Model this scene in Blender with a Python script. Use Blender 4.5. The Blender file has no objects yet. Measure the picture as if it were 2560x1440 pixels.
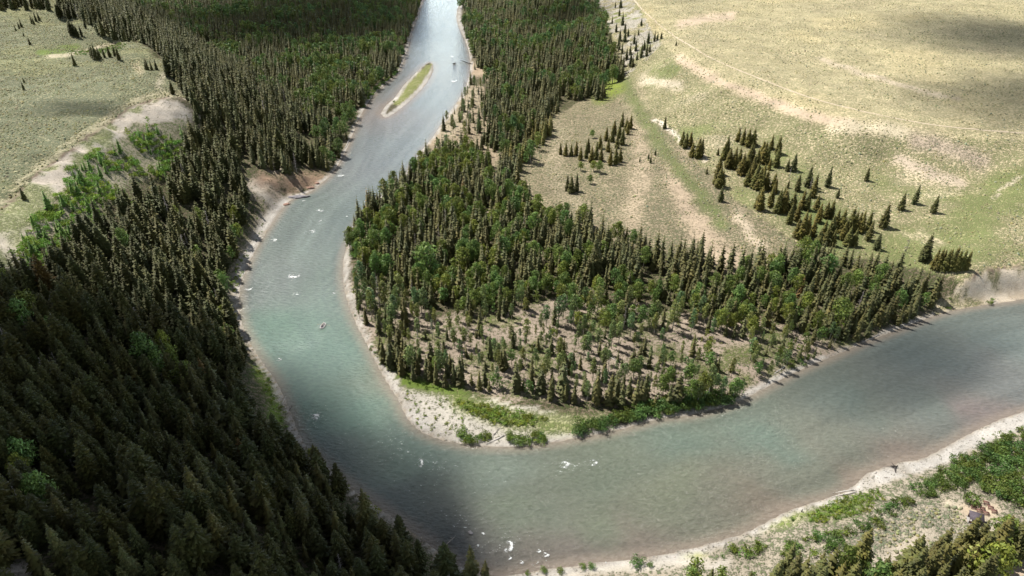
import bpy, math, random
import numpy as np
from mathutils import Vector, Matrix

random.seed(7)
RNG = np.random.default_rng(11)
scene = bpy.context.scene
COL = scene.collection

# ------------------------------------------------------------------ camera model
H = 185.0
F = 1707.0
TH = math.radians(32.0)
CT, ST = math.cos(TH), math.sin(TH)


def at(px, py, z=0.0):
    """photo pixel -> world point lying at height z"""
    u, v = px - 1280.0, py - 720.0
    d = np.array([u, F * CT - v * ST, -F * ST - v * CT])
    return np.array([0, 0, H]) + d * ((z - H) / d[2])


def project(x, y, z):
    dz = z - H
    dep = np.maximum(y * CT - dz * ST, 1.0)
    dn = -y * ST - dz * CT
    return 1280 + F * x / dep, 720 + F * dn / dep, dep


# ------------------------------------------------------------------ small numeric helpers
def _hash(ix, iy, seed):
    n = (ix.astype(np.int64) * 374761393 + iy.astype(np.int64) * 668265263 + seed * 974711) & 0xffffffff
    n = ((n ^ (n >> 13)) * 1274126177) & 0xffffffff
    n = n ^ (n >> 16)
    return (n & 0xffff) / 65535.0


def vnoise(x, y, seed=0):
    x = np.asarray(x, float); y = np.asarray(y, float)
    ix = np.floor(x); iy = np.floor(y)
    fx = x - ix; fy = y - iy
    fx = fx * fx * (3 - 2 * fx); fy = fy * fy * (3 - 2 * fy)
    a = _hash(ix, iy, seed); b = _hash(ix + 1, iy, seed)
    c = _hash(ix, iy + 1, seed); d = _hash(ix + 1, iy + 1, seed)
    return (a * (1 - fx) + b * fx) * (1 - fy) + (c * (1 - fx) + d * fx) * fy


def fbm(x, y, seed=0, octv=4):
    s = 0; a = 0.5; t = 0
    for o in range(octv):
        s = s + a * vnoise(x * 2 ** o + 13.7 * o, y * 2 ** o - 7.1 * o, seed + o)
        t += a; a *= 0.5
    return s / t - 0.5


def sstep(a, b, x):
    t = np.clip((x - a) / (b - a), 0, 1)
    return t * t * (3 - 2 * t)


def inpoly(px, py, poly):
    poly = np.asarray(poly, float)
    r = np.zeros(np.shape(px), bool)
    n = len(poly)
    j = n - 1
    for i in range(n):
        xi, yi = poly[i]; xj, yj = poly[j]
        if yi != yj:
            c = ((yi > py) != (yj > py)) & (px < (xj - xi) * (py - yi) / (yj - yi) + xi)
            r ^= c
        j = i
    return r


def segdist(px, py, pts, closed=False):
    pts = np.asarray(pts, float)
    n = len(pts)
    best = np.full(np.shape(px), 1e18)
    for i in range(n if closed else n - 1):
        ax, ay = pts[i]; bx, by = pts[(i + 1) % n]
        dx, dy = bx - ax, by - ay
        L = dx * dx + dy * dy + 1e-9
        t = np.clip(((px - ax) * dx + (py - ay) * dy) / L, 0, 1)
        d = (px - ax - t * dx) ** 2 + (py - ay - t * dy) ** 2
        best = np.minimum(best, d)
    return np.sqrt(best)


def smooth_line(pts, n=3):
    pts = np.asarray(pts, float)
    for _ in range(n):
        q = [pts[0]]
        for a, b in zip(pts[:-1], pts[1:]):
            q.append(a * .75 + b * .25); q.append(a * .25 + b * .75)
        q.append(pts[-1])
        pts = np.array(q)
    return pts


# ------------------------------------------------------------------ curves read off the photograph
LEFT_BANK = [(1110, -220), (1085, -120), (1070, -50), (1060, 0), (1045, 40), (1030, 80), (1018, 130), (1005, 168),
             (985, 195), (960, 212), (935, 237), (915, 265), (895, 302), (880, 345), (862, 385), (845, 415),
             (825, 442), (800, 462), (776, 482), (730, 497), (707, 520), (690, 545), (668, 577), (648, 608),
             (633, 640), (618, 672), (605, 705), (598, 745), (600, 790), (615, 835), (640, 880), (664, 915),
             (692, 950), (715, 1000), (735, 1045), (750, 1090), (772, 1120), (805, 1152), (850, 1195), (895, 1232),
             (950, 1270), (1010, 1312), (1060, 1350), (1110, 1388), (1150, 1414), (1195, 1438), (1240, 1446)]
LOW_BANK = [(1240, 1446), (1300, 1432), (1400, 1418), (1500, 1405), (1600, 1396), (1700, 1377), (1800, 1352),
            (1870, 1330), (1920, 1302), (1970, 1275), (2060, 1247), (2095, 1238), (2138, 1212), (2158, 1188),
            (2200, 1170), (2225, 1165), (2255, 1152), (2300, 1150), (2350, 1125), (2400, 1095), (2450, 1070),
            (2500, 1047), (2560, 1028), (2700, 985), (2900, 930), (3300, 850)]
PEN_BANK = [(1172, -220), (1166, -120), (1160, -50), (1152, 5), (1142, 25), (1140, 50), (1150, 78), (1163, 102),
            (1172, 130), (1176, 160), (1172, 190), (1165, 215), (1153, 237), (1138, 262), (1119, 288), (1101, 312),
            (1086, 337), (1070, 357), (1050, 380), (1033, 410), (1000, 452), (962, 482), (930, 512), (896, 550),
            (872, 595), (858, 640), (855, 690), (862, 740), (880, 790), (904, 840), (930, 890), (950, 930),
            (975, 970), (1000, 1010), (1012, 1042), (1036, 1070), (1072, 1092), (1130, 1109), (1200, 1116),
            (1280, 1119), (1340, 1113), (1430, 1099), (1500, 1086), (1600, 1062), (1650, 1047), (1720, 1040),
            (1765, 1031), (1840, 1008), (1885, 986), (1930, 962), (2000, 926), (2060, 901), (2140, 866),
            (2200, 842), (2280, 812), (2340, 787), (2420, 769), (2500, 758), (2560, 748), (2700, 726),
            (2900, 700), (3300, 650)]
ISLAND = [(950, 284), (960, 266), (985, 247), (1005, 216), (1035, 186), (1060, 161), (1078, 153), (1086, 166),
          (1080, 187), (1063, 215), (1040, 240), (1010, 266), (985, 285), (962, 297)]


def w2(pts, z=0.0):
    return np.array([at(p[0], p[1], z)[:2] for p in pts])


Lb = smooth_line(w2(LEFT_BANK), 2)
Ob = smooth_line(w2(LOW_BANK), 2)
Pb = smooth_line(w2(PEN_BANK), 2)
RIVER = np.vstack([Lb, Ob[1:], Pb[::-1]])
ISL = smooth_line(np.vstack([w2(ISLAND), w2(ISLAND[:1])]), 2)

# terrain control lines: (photo pixels, height above the river)
E_L = [(-260, 700), (-120, 620), (0, 527), (35, 497), (70, 457), (100, 427), (140, 402), (180, 372), (220, 341),
       (260, 316), (295, 291), (320, 271), (350, 259), (390, 248), (430, 241), (452, 244)]
E_L2 = [(420, 182), (404, 150), (345, 105), (292, 66), (240, 22), (180, -25), (120, -80)]
E_R = [(1560, -60), (1590, 0), (1612, 40), (1635, 80), (1655, 108), (1700, 158), (1800, 208), (1900, 252),
       (2000, 287), (2100, 316), (2200, 334), (2350, 341), (2560, 350), (2900, 372)]

ctrl = []


def add_line(pts, z, step=22.0):
    P = np.array([at(p[0], p[1], z) for p in pts])
    for a, b in zip(P[:-1], P[1:]):
        n = max(1, int(np.linalg.norm(b - a) / step))
        for k in range(n):
            q = a + (b - a) * k / n
            ctrl.append((q[0], q[1], z))
    ctrl.append((P[-1][0], P[-1][1], z))


def add_pts(lst):
    for px, py, z in lst:
        q = at(px, py, z); ctrl.append((q[0], q[1], z))


add_line(LEFT_BANK, 0.7); add_line(LOW_BANK, 0.6); add_line(PEN_BANK, 0.6)
add_line(E_L, 55.0)
add_line([(p[0] + 9, p[1] + 9) for p in E_L[1:-1]], 51.0)
add_line(E_L2, 55.0)
# left plateau
add_pts([(0, 60, 57), (0, 200, 57), (0, 330, 56), (150, 250, 56.5), (250, 200, 56), (330, 200, 55.5), (100, 120, 56),
         (-200, 300, 59), (-200, 100, 60), (60, 0, 58), (-300, 500, 60), (200, 300, 55.5), (350, 215, 55.5)])
# gullies cut into the plateau behind its grassy noses
add_pts([(230, 128, 49), (265, 122, 47), (295, 112, 45), (190, 138, 53), (330, 165, 51), (385, 172, 48), (130, 62, 52),
         (170, 58, 50)])
for q in [(-222, 215, 57), (-205, 150, 59), (-180, 80, 60), (-150, 20, 60), (-300, 150, 62), (-320, 300, 59), (-400, 60, 64)]:
    ctrl.append(q)
add_pts([(300, 1000, 25), (0, 1000, 44), (0, 1440, 51), (600, 1440, 29), (1000, 1440, 7), (300, 1250, 36), (600, 1100, 14),
         (150, 700, 40), (350, 600, 26), (480, 520, 17), (600, 560, 7), (300, 800, 31), (500, 900, 14), (270, 400, 44),
         (330, 470, 34), (420, 400, 30), (470, 300, 44), (560, 380, 20), (640, 410, 16), (690, 440, 12), (650, 435, 16), (755, 428, 10), (742, 468, 4), (700, 482, 5), (640, 478, 12)])
# spur base and upper valley floor on the left
add_line([(760, 440), (800, 395), (785, 320), (720, 255), (640, 205), (560, 155), (480, 95), (400, 30), (330, -40)], 3.0)
add_pts([(560, 230, 38), (640, 300, 24), (500, 190, 45), (850, 250, 2), (900, 100, 2.5), (700, 60, 3), (900, -20, 3),
         (600, -40, 4), (960, 150, 2)])
# bend floor
add_pts([(1100, 500, 2.5), (1250, 650, 2.5), (1500, 700, 2.5), (1800, 720, 3), (2100, 740, 3.5), (1300, 850, 2.5),
         (1600, 900, 2.5), (1850, 880, 2.2), (1100, 900, 2.2), (1100, 1010, 1.5), (1300, 1050, 1.6), (1250, 300, 2.2),
         (1300, 150, 2.5), (1400, 80, 3), (1500, 180, 3), (1350, 0, 3.2), (1250, -80, 3)])
# fan meadow
add_pts([(1400, 500, 3), (1600, 560, 5), (1300, 430, 2.5), (1500, 350, 3.5), (1450, 300, 3), (1700, 480, 7), (1850, 600, 6),
         (1950, 640, 5.5), (1600, 330, 5), (1590, 250, 6), (1700, 560, 6), (1550, 440, 4.5)])
# foot and face of the bench
add_pts([(1555, 195, 4), (1630, 290, 9), (1690, 340, 10), (1800, 400, 11), (1900, 430, 11), (1900, 330, 18.5),
         (2000, 380, 17), (2050, 470, 12), (2200, 400, 19), (2200, 500, 12.5), (2200, 640, 7), (2300, 640, 8.5), (2350, 450, 18),
         (2500, 450, 20), (2500, 550, 16), (2420, 600, 12), (1640, 180, 22), (1700, 240, 20), (1750, 330, 14), (2350, 540, 13.5),
         (2700, 500, 19), (2700, 600, 15.5)])
add_line(E_R, 32.0)
add_line([(2415, 696), (2440, 684), (2480, 672), (2560, 659), (2720, 640)], 12.5)
add_pts([(2380, 715, 7), (2330, 740, 4)])
add_pts([(1700, 60, 34), (1800, 50, 36), (2000, 150, 35), (2300, 100, 40), (2500, 200, 37), (2300, 250, 34), (2560, 20, 46),
         (1900, -60, 40), (2300, -100, 48), (2800, 100, 44), (2800, 250, 38)])
# lower right shore
add_pts([(1400, 1440, 1.5), (1700, 1420, 2), (2000, 1380, 3), (2200, 1300, 3), (2400, 1250, 3.5), (2550, 1200, 3.5),
         (2560, 1440, 6), (2300, 1440, 5), (2700, 1300, 6)])
for q in [(60, 60, 6), (150, 80, 8), (0, 60, 5), (0, -60, 20), (150, -60, 25), (300, 100, 14), (500, 200, 25), (-60, 40, 30)]:
    ctrl.append(q)
ctrl = np.array(ctrl)

# linear-kernel radial interpolation of the control points
C2 = ctrl[:, :2] / 100.0
N = len(C2)
R = np.sqrt(((C2[:, None] - C2[None]) ** 2).sum(-1))
A = np.zeros((N + 3, N + 3))
A[:N, :N] = -R + np.eye(N) * 0.004 * -1
A[:N, N] = 1; A[:N, N + 1:] = C2; A[N, :N] = 1; A[N + 1:, :N] = C2.T
W = np.linalg.lstsq(A, np.concatenate([ctrl[:, 2], [0, 0, 0]]), rcond=None)[0]


def rbf(x, y):
    x = x.ravel() / 100.0; y = y.ravel() / 100.0
    out = np.empty(len(x))
    for s in range(0, len(x), 20000):
        q = np.stack([x[s:s + 20000], y[s:s + 20000]], 1)
        r = np.sqrt(((q[:, None] - C2[None]) ** 2).sum(-1))
        out[s:s + 20000] = -r @ W[:N] + W[N] + q @ W[N + 1:]
    return out


def axis(lo, hi, step, far):
    core = np.arange(lo, hi + .01, step)
    ext = []
    s = step; p = 0
    while p < far:
        s *= 1.35; p += s; ext.append(p)
    ext = np.array(ext)
    return np.concatenate([(lo - ext)[::-1], core, hi + ext])


GX = axis(-570, 700, 2.3, 7000)
GY = axis(84, 1150, 2.3, 7000)
nx, ny = len(GX), len(GY)
XX, YY = np.meshgrid(GX, GY)
xf, yf = XX.ravel(), YY.ravel()
CX, CY = np.clip(xf, -700, 900), np.clip(yf, -300, 1500)
zr = rbf(CX, CY)
off = np.hypot(xf - CX, yf - CY)
zr = np.clip(zr, 0.5, 95)
hilly = sstep(6, 25, zr)
zr = zr + fbm(xf / 40, yf / 40, 3, 4) * (1.2 + 3.0 * hilly) + fbm(xf / 9, yf / 9, 9, 3) * (.35 + .5 * hilly)
zr = zr + sstep(200, 4000, off) * 60 + fbm(xf / 900, yf / 900, 5) * 120 * sstep(300, 3000, off)
# rills and slumps on the bare bluffs
def rills(lines_, rad, amp, seed):
    g_ = np.zeros(len(xf))
    for p_ in lines_:
        q_ = at(*p_); g_ = np.maximum(g_, np.exp(-((xf - q_[0]) ** 2 + (yf - q_[1]) ** 2) / (2 * rad ** 2)))
    r_ = np.abs(fbm(xf / 7, yf / 7, seed, 3)) * 2
    return -amp * g_ * (1 - np.clip(r_ * 3, 0, 1)) + amp * .6 * g_ * fbm(xf / 3.5, yf / 3.5, seed + 3, 2)


zr = zr + rills([(660, 440, 14), (700, 460, 8), (750, 450, 7), (650, 520, 6)], 16, 2.4, 201) + rills([(60, 490, 50), (130, 430, 50), (220, 360, 50), (300, 310, 50), (380, 275, 50), (440, 265, 50)], 13, 1.8, 205)
zr = zr + rills([(2440, 715, 7), (2500, 705, 7), (2560, 695, 7), (2640, 680, 7)], 9, 1.5, 209) + rills([(1560, 60, 15), (1590, 100, 15), (1560, 130, 12), (1520, 20, 15)], 22, 3.0, 213)
near = (xf > -620) & (xf < 1300) & (yf > 40) & (yf < 2300)
sd = np.full(len(xf), 200.0)
sd[near] = segdist(xf[near], yf[near], RIVER, True)
ins = np.zeros(len(xf), bool); ins[near] = inpoly(xf[near], yf[near], RIVER)
isl = np.zeros(len(xf), bool); isd = np.full(len(xf), 500.0)
isl[near] = inpoly(xf[near], yf[near], ISL); isd[near] = segdist(xf[near], yf[near], ISL, True)
wet = ins & ~isl
dshore = np.where(isl, isd, np.where(ins, np.minimum(sd, isd), sd))      # distance to the waterline
bank = 0.05 + 0.10 * dshore + fbm(xf / 5, yf / 5, 21, 2) * .12 * sstep(0, 2, dshore)
w = sstep(1.5, 10, dshore)
land = bank * (1 - w) + np.maximum(zr, 0.7) * w
islz = 0.04 + np.minimum(0.07 * isd, 0.9) + fbm(xf / 4, yf / 4, 22, 2) * .15 * sstep(0, 2, isd)
ZZ = np.where(wet, -np.minimum(0.22 * dshore, 2.5) - 0.03, np.where(isl, islz, land))
ZG = ZZ.reshape(ny, nx)


def height(x, y):
    x = np.asarray(x, float); y = np.asarray(y, float)
    i = np.clip(np.searchsorted(GX, x) - 1, 0, nx - 2); j = np.clip(np.searchsorted(GY, y) - 1, 0, ny - 2)
    fx = (x - GX[i]) / (GX[i + 1] - GX[i]); fy = (y - GY[j]) / (GY[j + 1] - GY[j])
    return (ZG[j, i] * (1 - fx) + ZG[j, i + 1] * fx) * (1 - fy) + (ZG[j + 1, i] * (1 - fx) + ZG[j + 1, i + 1] * fx) * fy


def ground_at(px, py):
    """first hit of the photo ray with the terrain"""
    u, v = px - 1280.0, py - 720.0
    d = np.array([u, F * CT - v * ST, -F * ST - v * CT])
    t = np.linspace((H - 66) / -d[2], (H + 1) / -d[2], 700)
    P = np.array([0, 0, H])[None] + d[None] * t[:, None]
    h = height(P[:, 0], P[:, 1])
    k = np.argmax(P[:, 2] <= h)
    if k == 0:
        k = len(t) - 1
    a = P[k]
    return np.array([a[0], a[1], height(a[0], a[1])])


# ------------------------------------------------------------------ material helpers
def new_mat(name):
    m = bpy.data.materials.new(name); m.use_nodes = True
    nt = m.node_tree
    return m, nt, nt.nodes['Principled BSDF']


def nd(nt, typ, **kw):
    n = nt.nodes.new(typ)
    for k, v in kw.items():
        setattr(n, k, v)
    return n


def simple_mat(name, rgb, rough=.7, var=.25, scale=3.0, spec=.3, metal=0.0):
    m, nt, b = new_mat(name)
    n = nd(nt, 'ShaderNodeTexNoise'); n.inputs['Scale'].default_value = scale; n.inputs['Detail'].default_value = 4
    tc = nd(nt, 'ShaderNodeTexCoord'); nt.links.new(tc.outputs['Object'], n.inputs['Vector'])
    r = nd(nt, 'ShaderNodeValToRGB')
    r.color_ramp.elements[0].position = .3; r.color_ramp.elements[1].position = .7
    r.color_ramp.elements[0].color = (*[c * (1 - var) for c in rgb], 1)
    r.color_ramp.elements[1].color = (*[min(1, c * (1 + var)) for c in rgb], 1)
    nt.links.new(n.outputs['Fac'], r.inputs['Fac']); nt.links.new(r.outputs['Color'], b.inputs['Base Color'])
    b.inputs['Roughness'].default_value = rough; b.inputs['Specular IOR Level'].default_value = spec
    b.inputs['Metallic'].default_value = metal
    return m


def leaf_mat(name, rgb, transl=0.0, rough=.65):
    """foliage: tint attribute (per twig) x object colour (per tree) x leaf colour"""
    m, nt, b = new_mat(name)
    at_ = nd(nt, 'ShaderNodeAttribute'); at_.attribute_name = 'tint'
    oi = nd(nt, 'ShaderNodeObjectInfo')
    m1 = nd(nt, 'ShaderNodeMix', data_type='RGBA', blend_type='MULTIPLY'); m1.inputs[0].default_value = 1
    m2 = nd(nt, 'ShaderNodeMix', data_type='RGBA', blend_type='MULTIPLY'); m2.inputs[0].default_value = 1
    nt.links.new(at_.outputs['Color'], m1.inputs[6]); m1.inputs[7].default_value = (*rgb, 1)
    nt.links.new(m1.outputs[2], m2.inputs[6]); nt.links.new(oi.outputs['Color'], m2.inputs[7])
    nt.links.new(m2.outputs[2], b.inputs['Base Color'])
    b.inputs['Roughness'].default_value = rough; b.inputs['Specular IOR Level'].default_value = .25
    if transl:
        t = nd(nt, 'ShaderNodeBsdfTranslucent'); nt.links.new(m2.outputs[2], t.inputs['Color'])
        mx = nd(nt, 'ShaderNodeMixShader'); mx.inputs[0].default_value = transl
        nt.links.new(b.outputs[0], mx.inputs[1]); nt.links.new(t.outputs[0], mx.inputs[2])
        nt.links.new(mx.outputs[0], nt.nodes['Material Output'].inputs['Surface'])
    return m


# ------------------------------------------------------------------ mesh helpers
def mesh_np(name, V, loops, starts, mat=None, tint=None, smooth=False):
    me = bpy.data.meshes.new(name)
    me.vertices.add(len(V)); me.vertices.foreach_set('co', np.asarray(V, np.float32).ravel())
    me.loops.add(len(loops)); me.loops.foreach_set('vertex_index', np.asarray(loops, np.int32))
    me.polygons.add(len(starts)); me.polygons.foreach_set('loop_start', np.asarray(starts, np.int32))
    if smooth:
        me.polygons.foreach_set('use_smooth', np.ones(len(starts), bool))
    me.update(calc_edges=True)
    if tint is not None:
        a = me.attributes.new('tint', 'FLOAT_COLOR', 'POINT')
        c = np.ones((len(V), 4), np.float32); c[:, :3] = tint
        a.data.foreach_set('color', c.ravel())
    if mat:
        me.materials.append(mat)
    return me


class MB:
    """collects simple shapes that become ONE mesh"""
    def __init__(self):
        self.v = []; self.f = []; self.t = []

    def add(self, verts, faces, tint=(1, 1, 1)):
        o = len(self.v)
        self.v.extend([tuple(map(float, p)) for p in verts]); self.t.extend([tint] * len(verts))
        self.f.extend([tuple(i + o for i in f) for f in faces])

    def tube(self, pts, rad, sides=7, cap=True, tint=(1, 1, 1)):
        pts = [Vector(p) for p in pts]
        rings = []
        for i, p in enumerate(pts):
            d = (pts[min(i + 1, len(pts) - 1)] - pts[max(i - 1, 0)]).normalized()
            a = d.orthogonal().normalized(); b = d.cross(a)
            if i and rings:
                prev = Vector(rings[-1][0]) - pts[i - 1]
                a2 = (prev - d * prev.dot(d))
                if a2.length > 1e-6:
                    a = a2.normalized(); b = d.cross(a)
            rings.append([tuple(p + (a * math.cos(2 * math.pi * k / sides) + b * math.sin(2 * math.pi * k / sides)) * rad[i]) for k in range(sides)])
        vs = [q for r in rings for q in r]
        fs = []
        for i in range(len(pts) - 1):
            for k in range(sides):
                k2 = (k + 1) % sides
                fs.append((i * sides + k, i * sides + k2, (i + 1) * sides + k2, (i + 1) * sides + k))
        if cap:
            fs.append(tuple(range(sides))[::-1]); fs.append(tuple(range((len(pts) - 1) * sides, len(pts) * sides)))
        self.add(vs, fs, tint)

    def box(self, c, s, rot=0.0, bev=0.0):
        cx, cy, cz = c; sx, sy, sz = s[0] / 2, s[1] / 2, s[2] / 2
        cr, sr = math.cos(rot), math.sin(rot)
        vs = []
        for z in (-sz, sz):
            for x, y in ((-sx, -sy), (sx, -sy), (sx, sy), (-sx, sy)):
                vs.append((cx + x * cr - y * sr, cy + x * sr + y * cr, cz + z))
        self.add(vs, [(3, 2, 1, 0), (4, 5, 6, 7), (0, 1, 5, 4), (1, 2, 6, 5), (2, 3, 7, 6), (3, 0, 4, 7)])

    def arrays(self):
        V = np.array(self.v, float).reshape(-1, 3)
        loops = np.array([i for f in self.f for i in f], np.int32)
        ln = np.array([len(f) for f in self.f], np.int32)
        return V, loops, ln, np.array(self.t, float).reshape(-1, 3)

    def mesh(self, name, mat, smooth=False):
        V, lo, ln, t = self.arrays()
        st = np.concatenate([[0], np.cumsum(ln)[:-1]])
        return mesh_np(name, V, lo, st, mat, t, smooth)

    def build(self, name, mat, parent=None, smooth=False):
        return link(name, self.mesh(name, mat, smooth), parent)


def link(name, data, parent=None, loc=None, rz=0.0):
    o = bpy.data.objects.new(name, data); COL.objects.link(o)
    if parent:
        o.parent = parent
    if loc is not None:
        o.location = tuple(map(float, loc))
    o.rotation_euler.z = rz
    return o


def tag(o, label=None, cat=None, group=None, kind=None):
    if label: o['label'] = label
    if cat: o['category'] = cat
    if group: o['group'] = group
    if kind: o['kind'] = kind
    return o


def thing(name, label, cat, loc, rz=0.0, group=None):
    o = link(name, None, None, loc, rz); o.empty_display_size = .2
    return tag(o, label, cat, group)


# ------------------------------------------------------------------ ground colours
PX, PY, PD = project(xf, yf, ZZ)
jx = PX + fbm(xf / 11, yf / 11, 31, 4) * 34 * np.clip(400 / PD, .4, 2)
jy = PY + fbm(xf / 11, yf / 11, 41, 4) * 22 * np.clip(400 / PD, .4, 2)
n = len(xf)
soil = np.tile(np.array([.17, .14, .095]), (n, 1))
cover = np.tile(np.array([.065, .08, .03]), (n, 1))
amt = np.full(n, .5)


def paint(mask, s=None, c=None, a=None):
    wgt = np.asarray(mask, float)[:, None]
    global soil, cover, amt
    if s is not None: soil = soil * (1 - wgt) + np.array(s) * wgt
    if c is not None: cover = cover * (1 - wgt) + np.array(c) * wgt
    if a is not None: amt = amt * (1 - wgt[:, 0]) + a * wgt[:, 0]


def area(poly): return inpoly(jx, jy, poly)


def stroke(pts, hw, soft=.95):
    return 1 - sstep(hw * (1 - soft), hw * (1 + soft), segdist(jx, jy, smooth_line(pts, 2)))


TERR_L = E_L + [(458, 225), (420, 182), (404, 150), (345, 105), (300, 100), (292, 66), (240, 22), (180, -25), (-400, -60), (-400, 650)]
BENCH = E_R + [(3000, 300), (3000, -400), (1500, -400)]
SLOPE_R = [(1480, -60)] + E_R + [(2900, 700), (2560, 660), (2420, 700), (2330, 680), (2200, 650), (2050, 640), (1980, 600),
           (1900, 540), (1800, 470), (1740, 400), (1660, 320), (1590, 250), (1555, 195), (1530, 100)]
FAN = [(1555, 195), (1640, 300), (1740, 400), (1820, 480), (1900, 540), (2000, 620), (2080, 650), (1950, 665), (1800, 660),
       (1650, 630), (1500, 595), (1340, 535), (1290, 500), (1240, 440), (1230, 400), (1300, 400), (1380, 290), (1500, 235)]
OPENW = [(1180, 210), (1100, 310), (1070, 360), (1090, 400), (1230, 420), (1300, 330), (1240, 230)]
WOOD = [(870, 640), (870, 700), (960, 720), (1080, 790), (1250, 770), (1420, 740), (1600, 760), (1800, 790), (2020, 830),
        (2150, 860), (1940, 955), (1880, 985), (1700, 1000), (1500, 1000), (1250, 1000), (1060, 950), (960, 920), (890, 820), (860, 720)]
POINTBAR = [(945, 925), (1040, 960), (1150, 985), (1300, 1010), (1420, 1040), (1440, 1100), (1280, 1120), (1130, 1110), (1035, 1072), (1000, 1010)]
SHORE_R = LOW_BANK[:-3] + [(2900, 1000), (2900, 1700), (1200, 1700)]

paint(area(FAN), (.36, .295, .20), (.15, .155, .085), .50)
paint(area(SLOPE_R), (.52, .44, .28), (.20, .205, .10), .54)
paint(area(BENCH), (.555, .475, .295), (.30, .285, .155), .48)
paint(area(OPENW), (.34, .27, .19), (.15, .16, .08), .35)
paint(area(WOOD), (.30, .245, .195), (.13, .145, .065), .34)
paint(area(WOOD) * sstep(.0, .16, fbm(xf / 12, yf / 12, 85, 3)), (.22, .2, .12), (.12, .145, .05), .5)
paint(area(SHORE_R), (.36, .315, .245), (.14, .165, .085), .45)
paint(area(TERR_L), (.38, .36, .225), (.14, .155, .095), .58)
# big tone changes over the bench
bn = fbm(xf / 70, yf / 70, 55, 4)
bm = area(BENCH)
paint(bm * sstep(.02, .2, bn), (.575, .485, .29), (.33, .305, .16), .45)
paint(bm * sstep(.05, .25, -bn), (.58, .48, .31), (.26, .26, .14), .5)
sl = area(SLOPE_R) & ~bm
paint(sl * sstep(.0, .2, fbm(xf / 45, yf / 45, 57, 4)), (.40, .385, .19), (.175, .20, .08), .6)
paint(sl * sstep(.06, .22, fbm(xf / 25, yf / 25, 58, 4)) * .8, (.55, .47, .32), (.24, .24, .13), .44)
tl = area(TERR_L)
paint(tl * sstep(-.02, .2, fbm(xf / 50, yf / 30, 59, 4)), (.40, .38, .21), (.155, .17, .09), .54)
# light streaks and green swales on the fan
for pts, hw, s, c, a in [
    ([(1590, 240), (1610, 420), (1570, 580)], 22, (.42, .34, .24), (.2, .19, .11), .38),
    ([(1685, 400), (1710, 500), (1780, 620), (1830, 650)], 26, (.41, .325, .235), (.2, .18, .11), .28),
    ([(1400, 330), (1380, 440), (1440, 520)], 24, (.42, .35, .245), (.18, .18, .10), .46),
    ([(1560, 200), (1600, 280), (1660, 380), (1740, 470), (1800, 560)], 16, (.33, .31, .17), (.14, .165, .065), .62),
    ([(1540, 215), (1500, 240)], 18, (.33, .36, .10), (.20, .25, .05), .7),
    ([(1850, 540), (1900, 620)], 14, (.45, .375, .28), None, .25),
    ([(1700, 60), (1760, 48), (1830, 40)], 10, (.51, .41, .30), None, .25),
    ([(1700, 148), (1780, 195), (1880, 240), (1990, 280), (2130, 312)], 11, (.50, .395, .29), (.34, .29, .18), .2),
    ([(2050, 145), (2130, 175), (2230, 205), (2300, 225), (2400, 250)], 6, (.52, .435, .315), None, .34),
    ([(2290, 350), (2400, 380), (2450, 405)], 22, (.43, .35, .265), (.22, .2, .13), .4),
    ([(2240, 395), (2330, 440), (2400, 460)], 14, (.46, .38, .29), None, .3),
    ([(2560, 440), (2500, 470), (2480, 495)], 5, (.48, .42, .31), None, .3),
    ([(1610, 200), (1700, 215)], 12, (.54, .47, .35), None, .3),
    ([(1990, 520), (2100, 600)], 40, (.30, .31, .15), (.14, .175, .065), .64),
    ([(1640, 300), (1700, 345), (1760, 400)], 5, (.56, .51, .44), None, .15),
    ([(2080, 320), (2180, 318), (2260, 330)], 14, (.54, .465, .33), None, .3),
]:
    paint(stroke(pts, hw), s, c, a)
# the pale cliff above the upper forest
paint(area([(1490, -40), (1560, -40), (1600, 30), (1640, 90), (1655, 112), (1610, 150), (1570, 190), (1550, 190), (1545, 150), (1530, 90), (1500, 30)])
      * sstep(-.12, .06, fbm(xf / 9, yf / 9, 61, 3)), (.42, .385, .325), (.2, .2, .12), .36)
# scree strip below the left terrace edge
strip = [(p[0] + 2, p[1] + 2) for p in E_L] + [(480, 290), (440, 300), (340, 310), (280, 360), (200, 430), (130, 500), (90, 560), (80, 640), (-200, 760)]
paint(area(strip), (.44, .39, .33), (.20, .21, .12), .22)
paint(area(strip) * sstep(.02, .12, fbm(xf / 14, yf / 14, 63, 3)), (.34, .34, .2), (.2, .22, .1), .5)
paint(area([(90, 560), (130, 500), (200, 430), (280, 360), (340, 310), (440, 300), (480, 300), (420, 420), (300, 470), (230, 560), (120, 640)]),
      (.31, .275, .20), (.12, .155, .06), .42)
lip = 1 - sstep(1.5, 5, segdist(PX + fbm(xf / 5, yf / 5, 77, 2) * 8, PY, smooth_line(E_L, 2)))
paint(lip, (.17, .13, .10), None, .1)
paint(stroke([(p[0] - 8, p[1] - 9) for p in E_L[2:]], 7), (.39, .355, .24), (.26, .25, .15), .35)
# crest paths on the plateau noses, greener hollows
paint(stroke([(120, 140), (190, 132), (290, 106)], 4), (.42, .37, .27), None, .2)
paint(stroke([(100, 130), (140, 128), (190, 115)], 7), (.27, .31, .11), (.15, .20, .055), .7)
paint(stroke([(345, 165), (350, 180)], 10), (.42, .36, .24), None, .3)
paint(stroke([(415, 180), (400, 215)], 9), (.40, .36, .27), None, .3)
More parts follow.
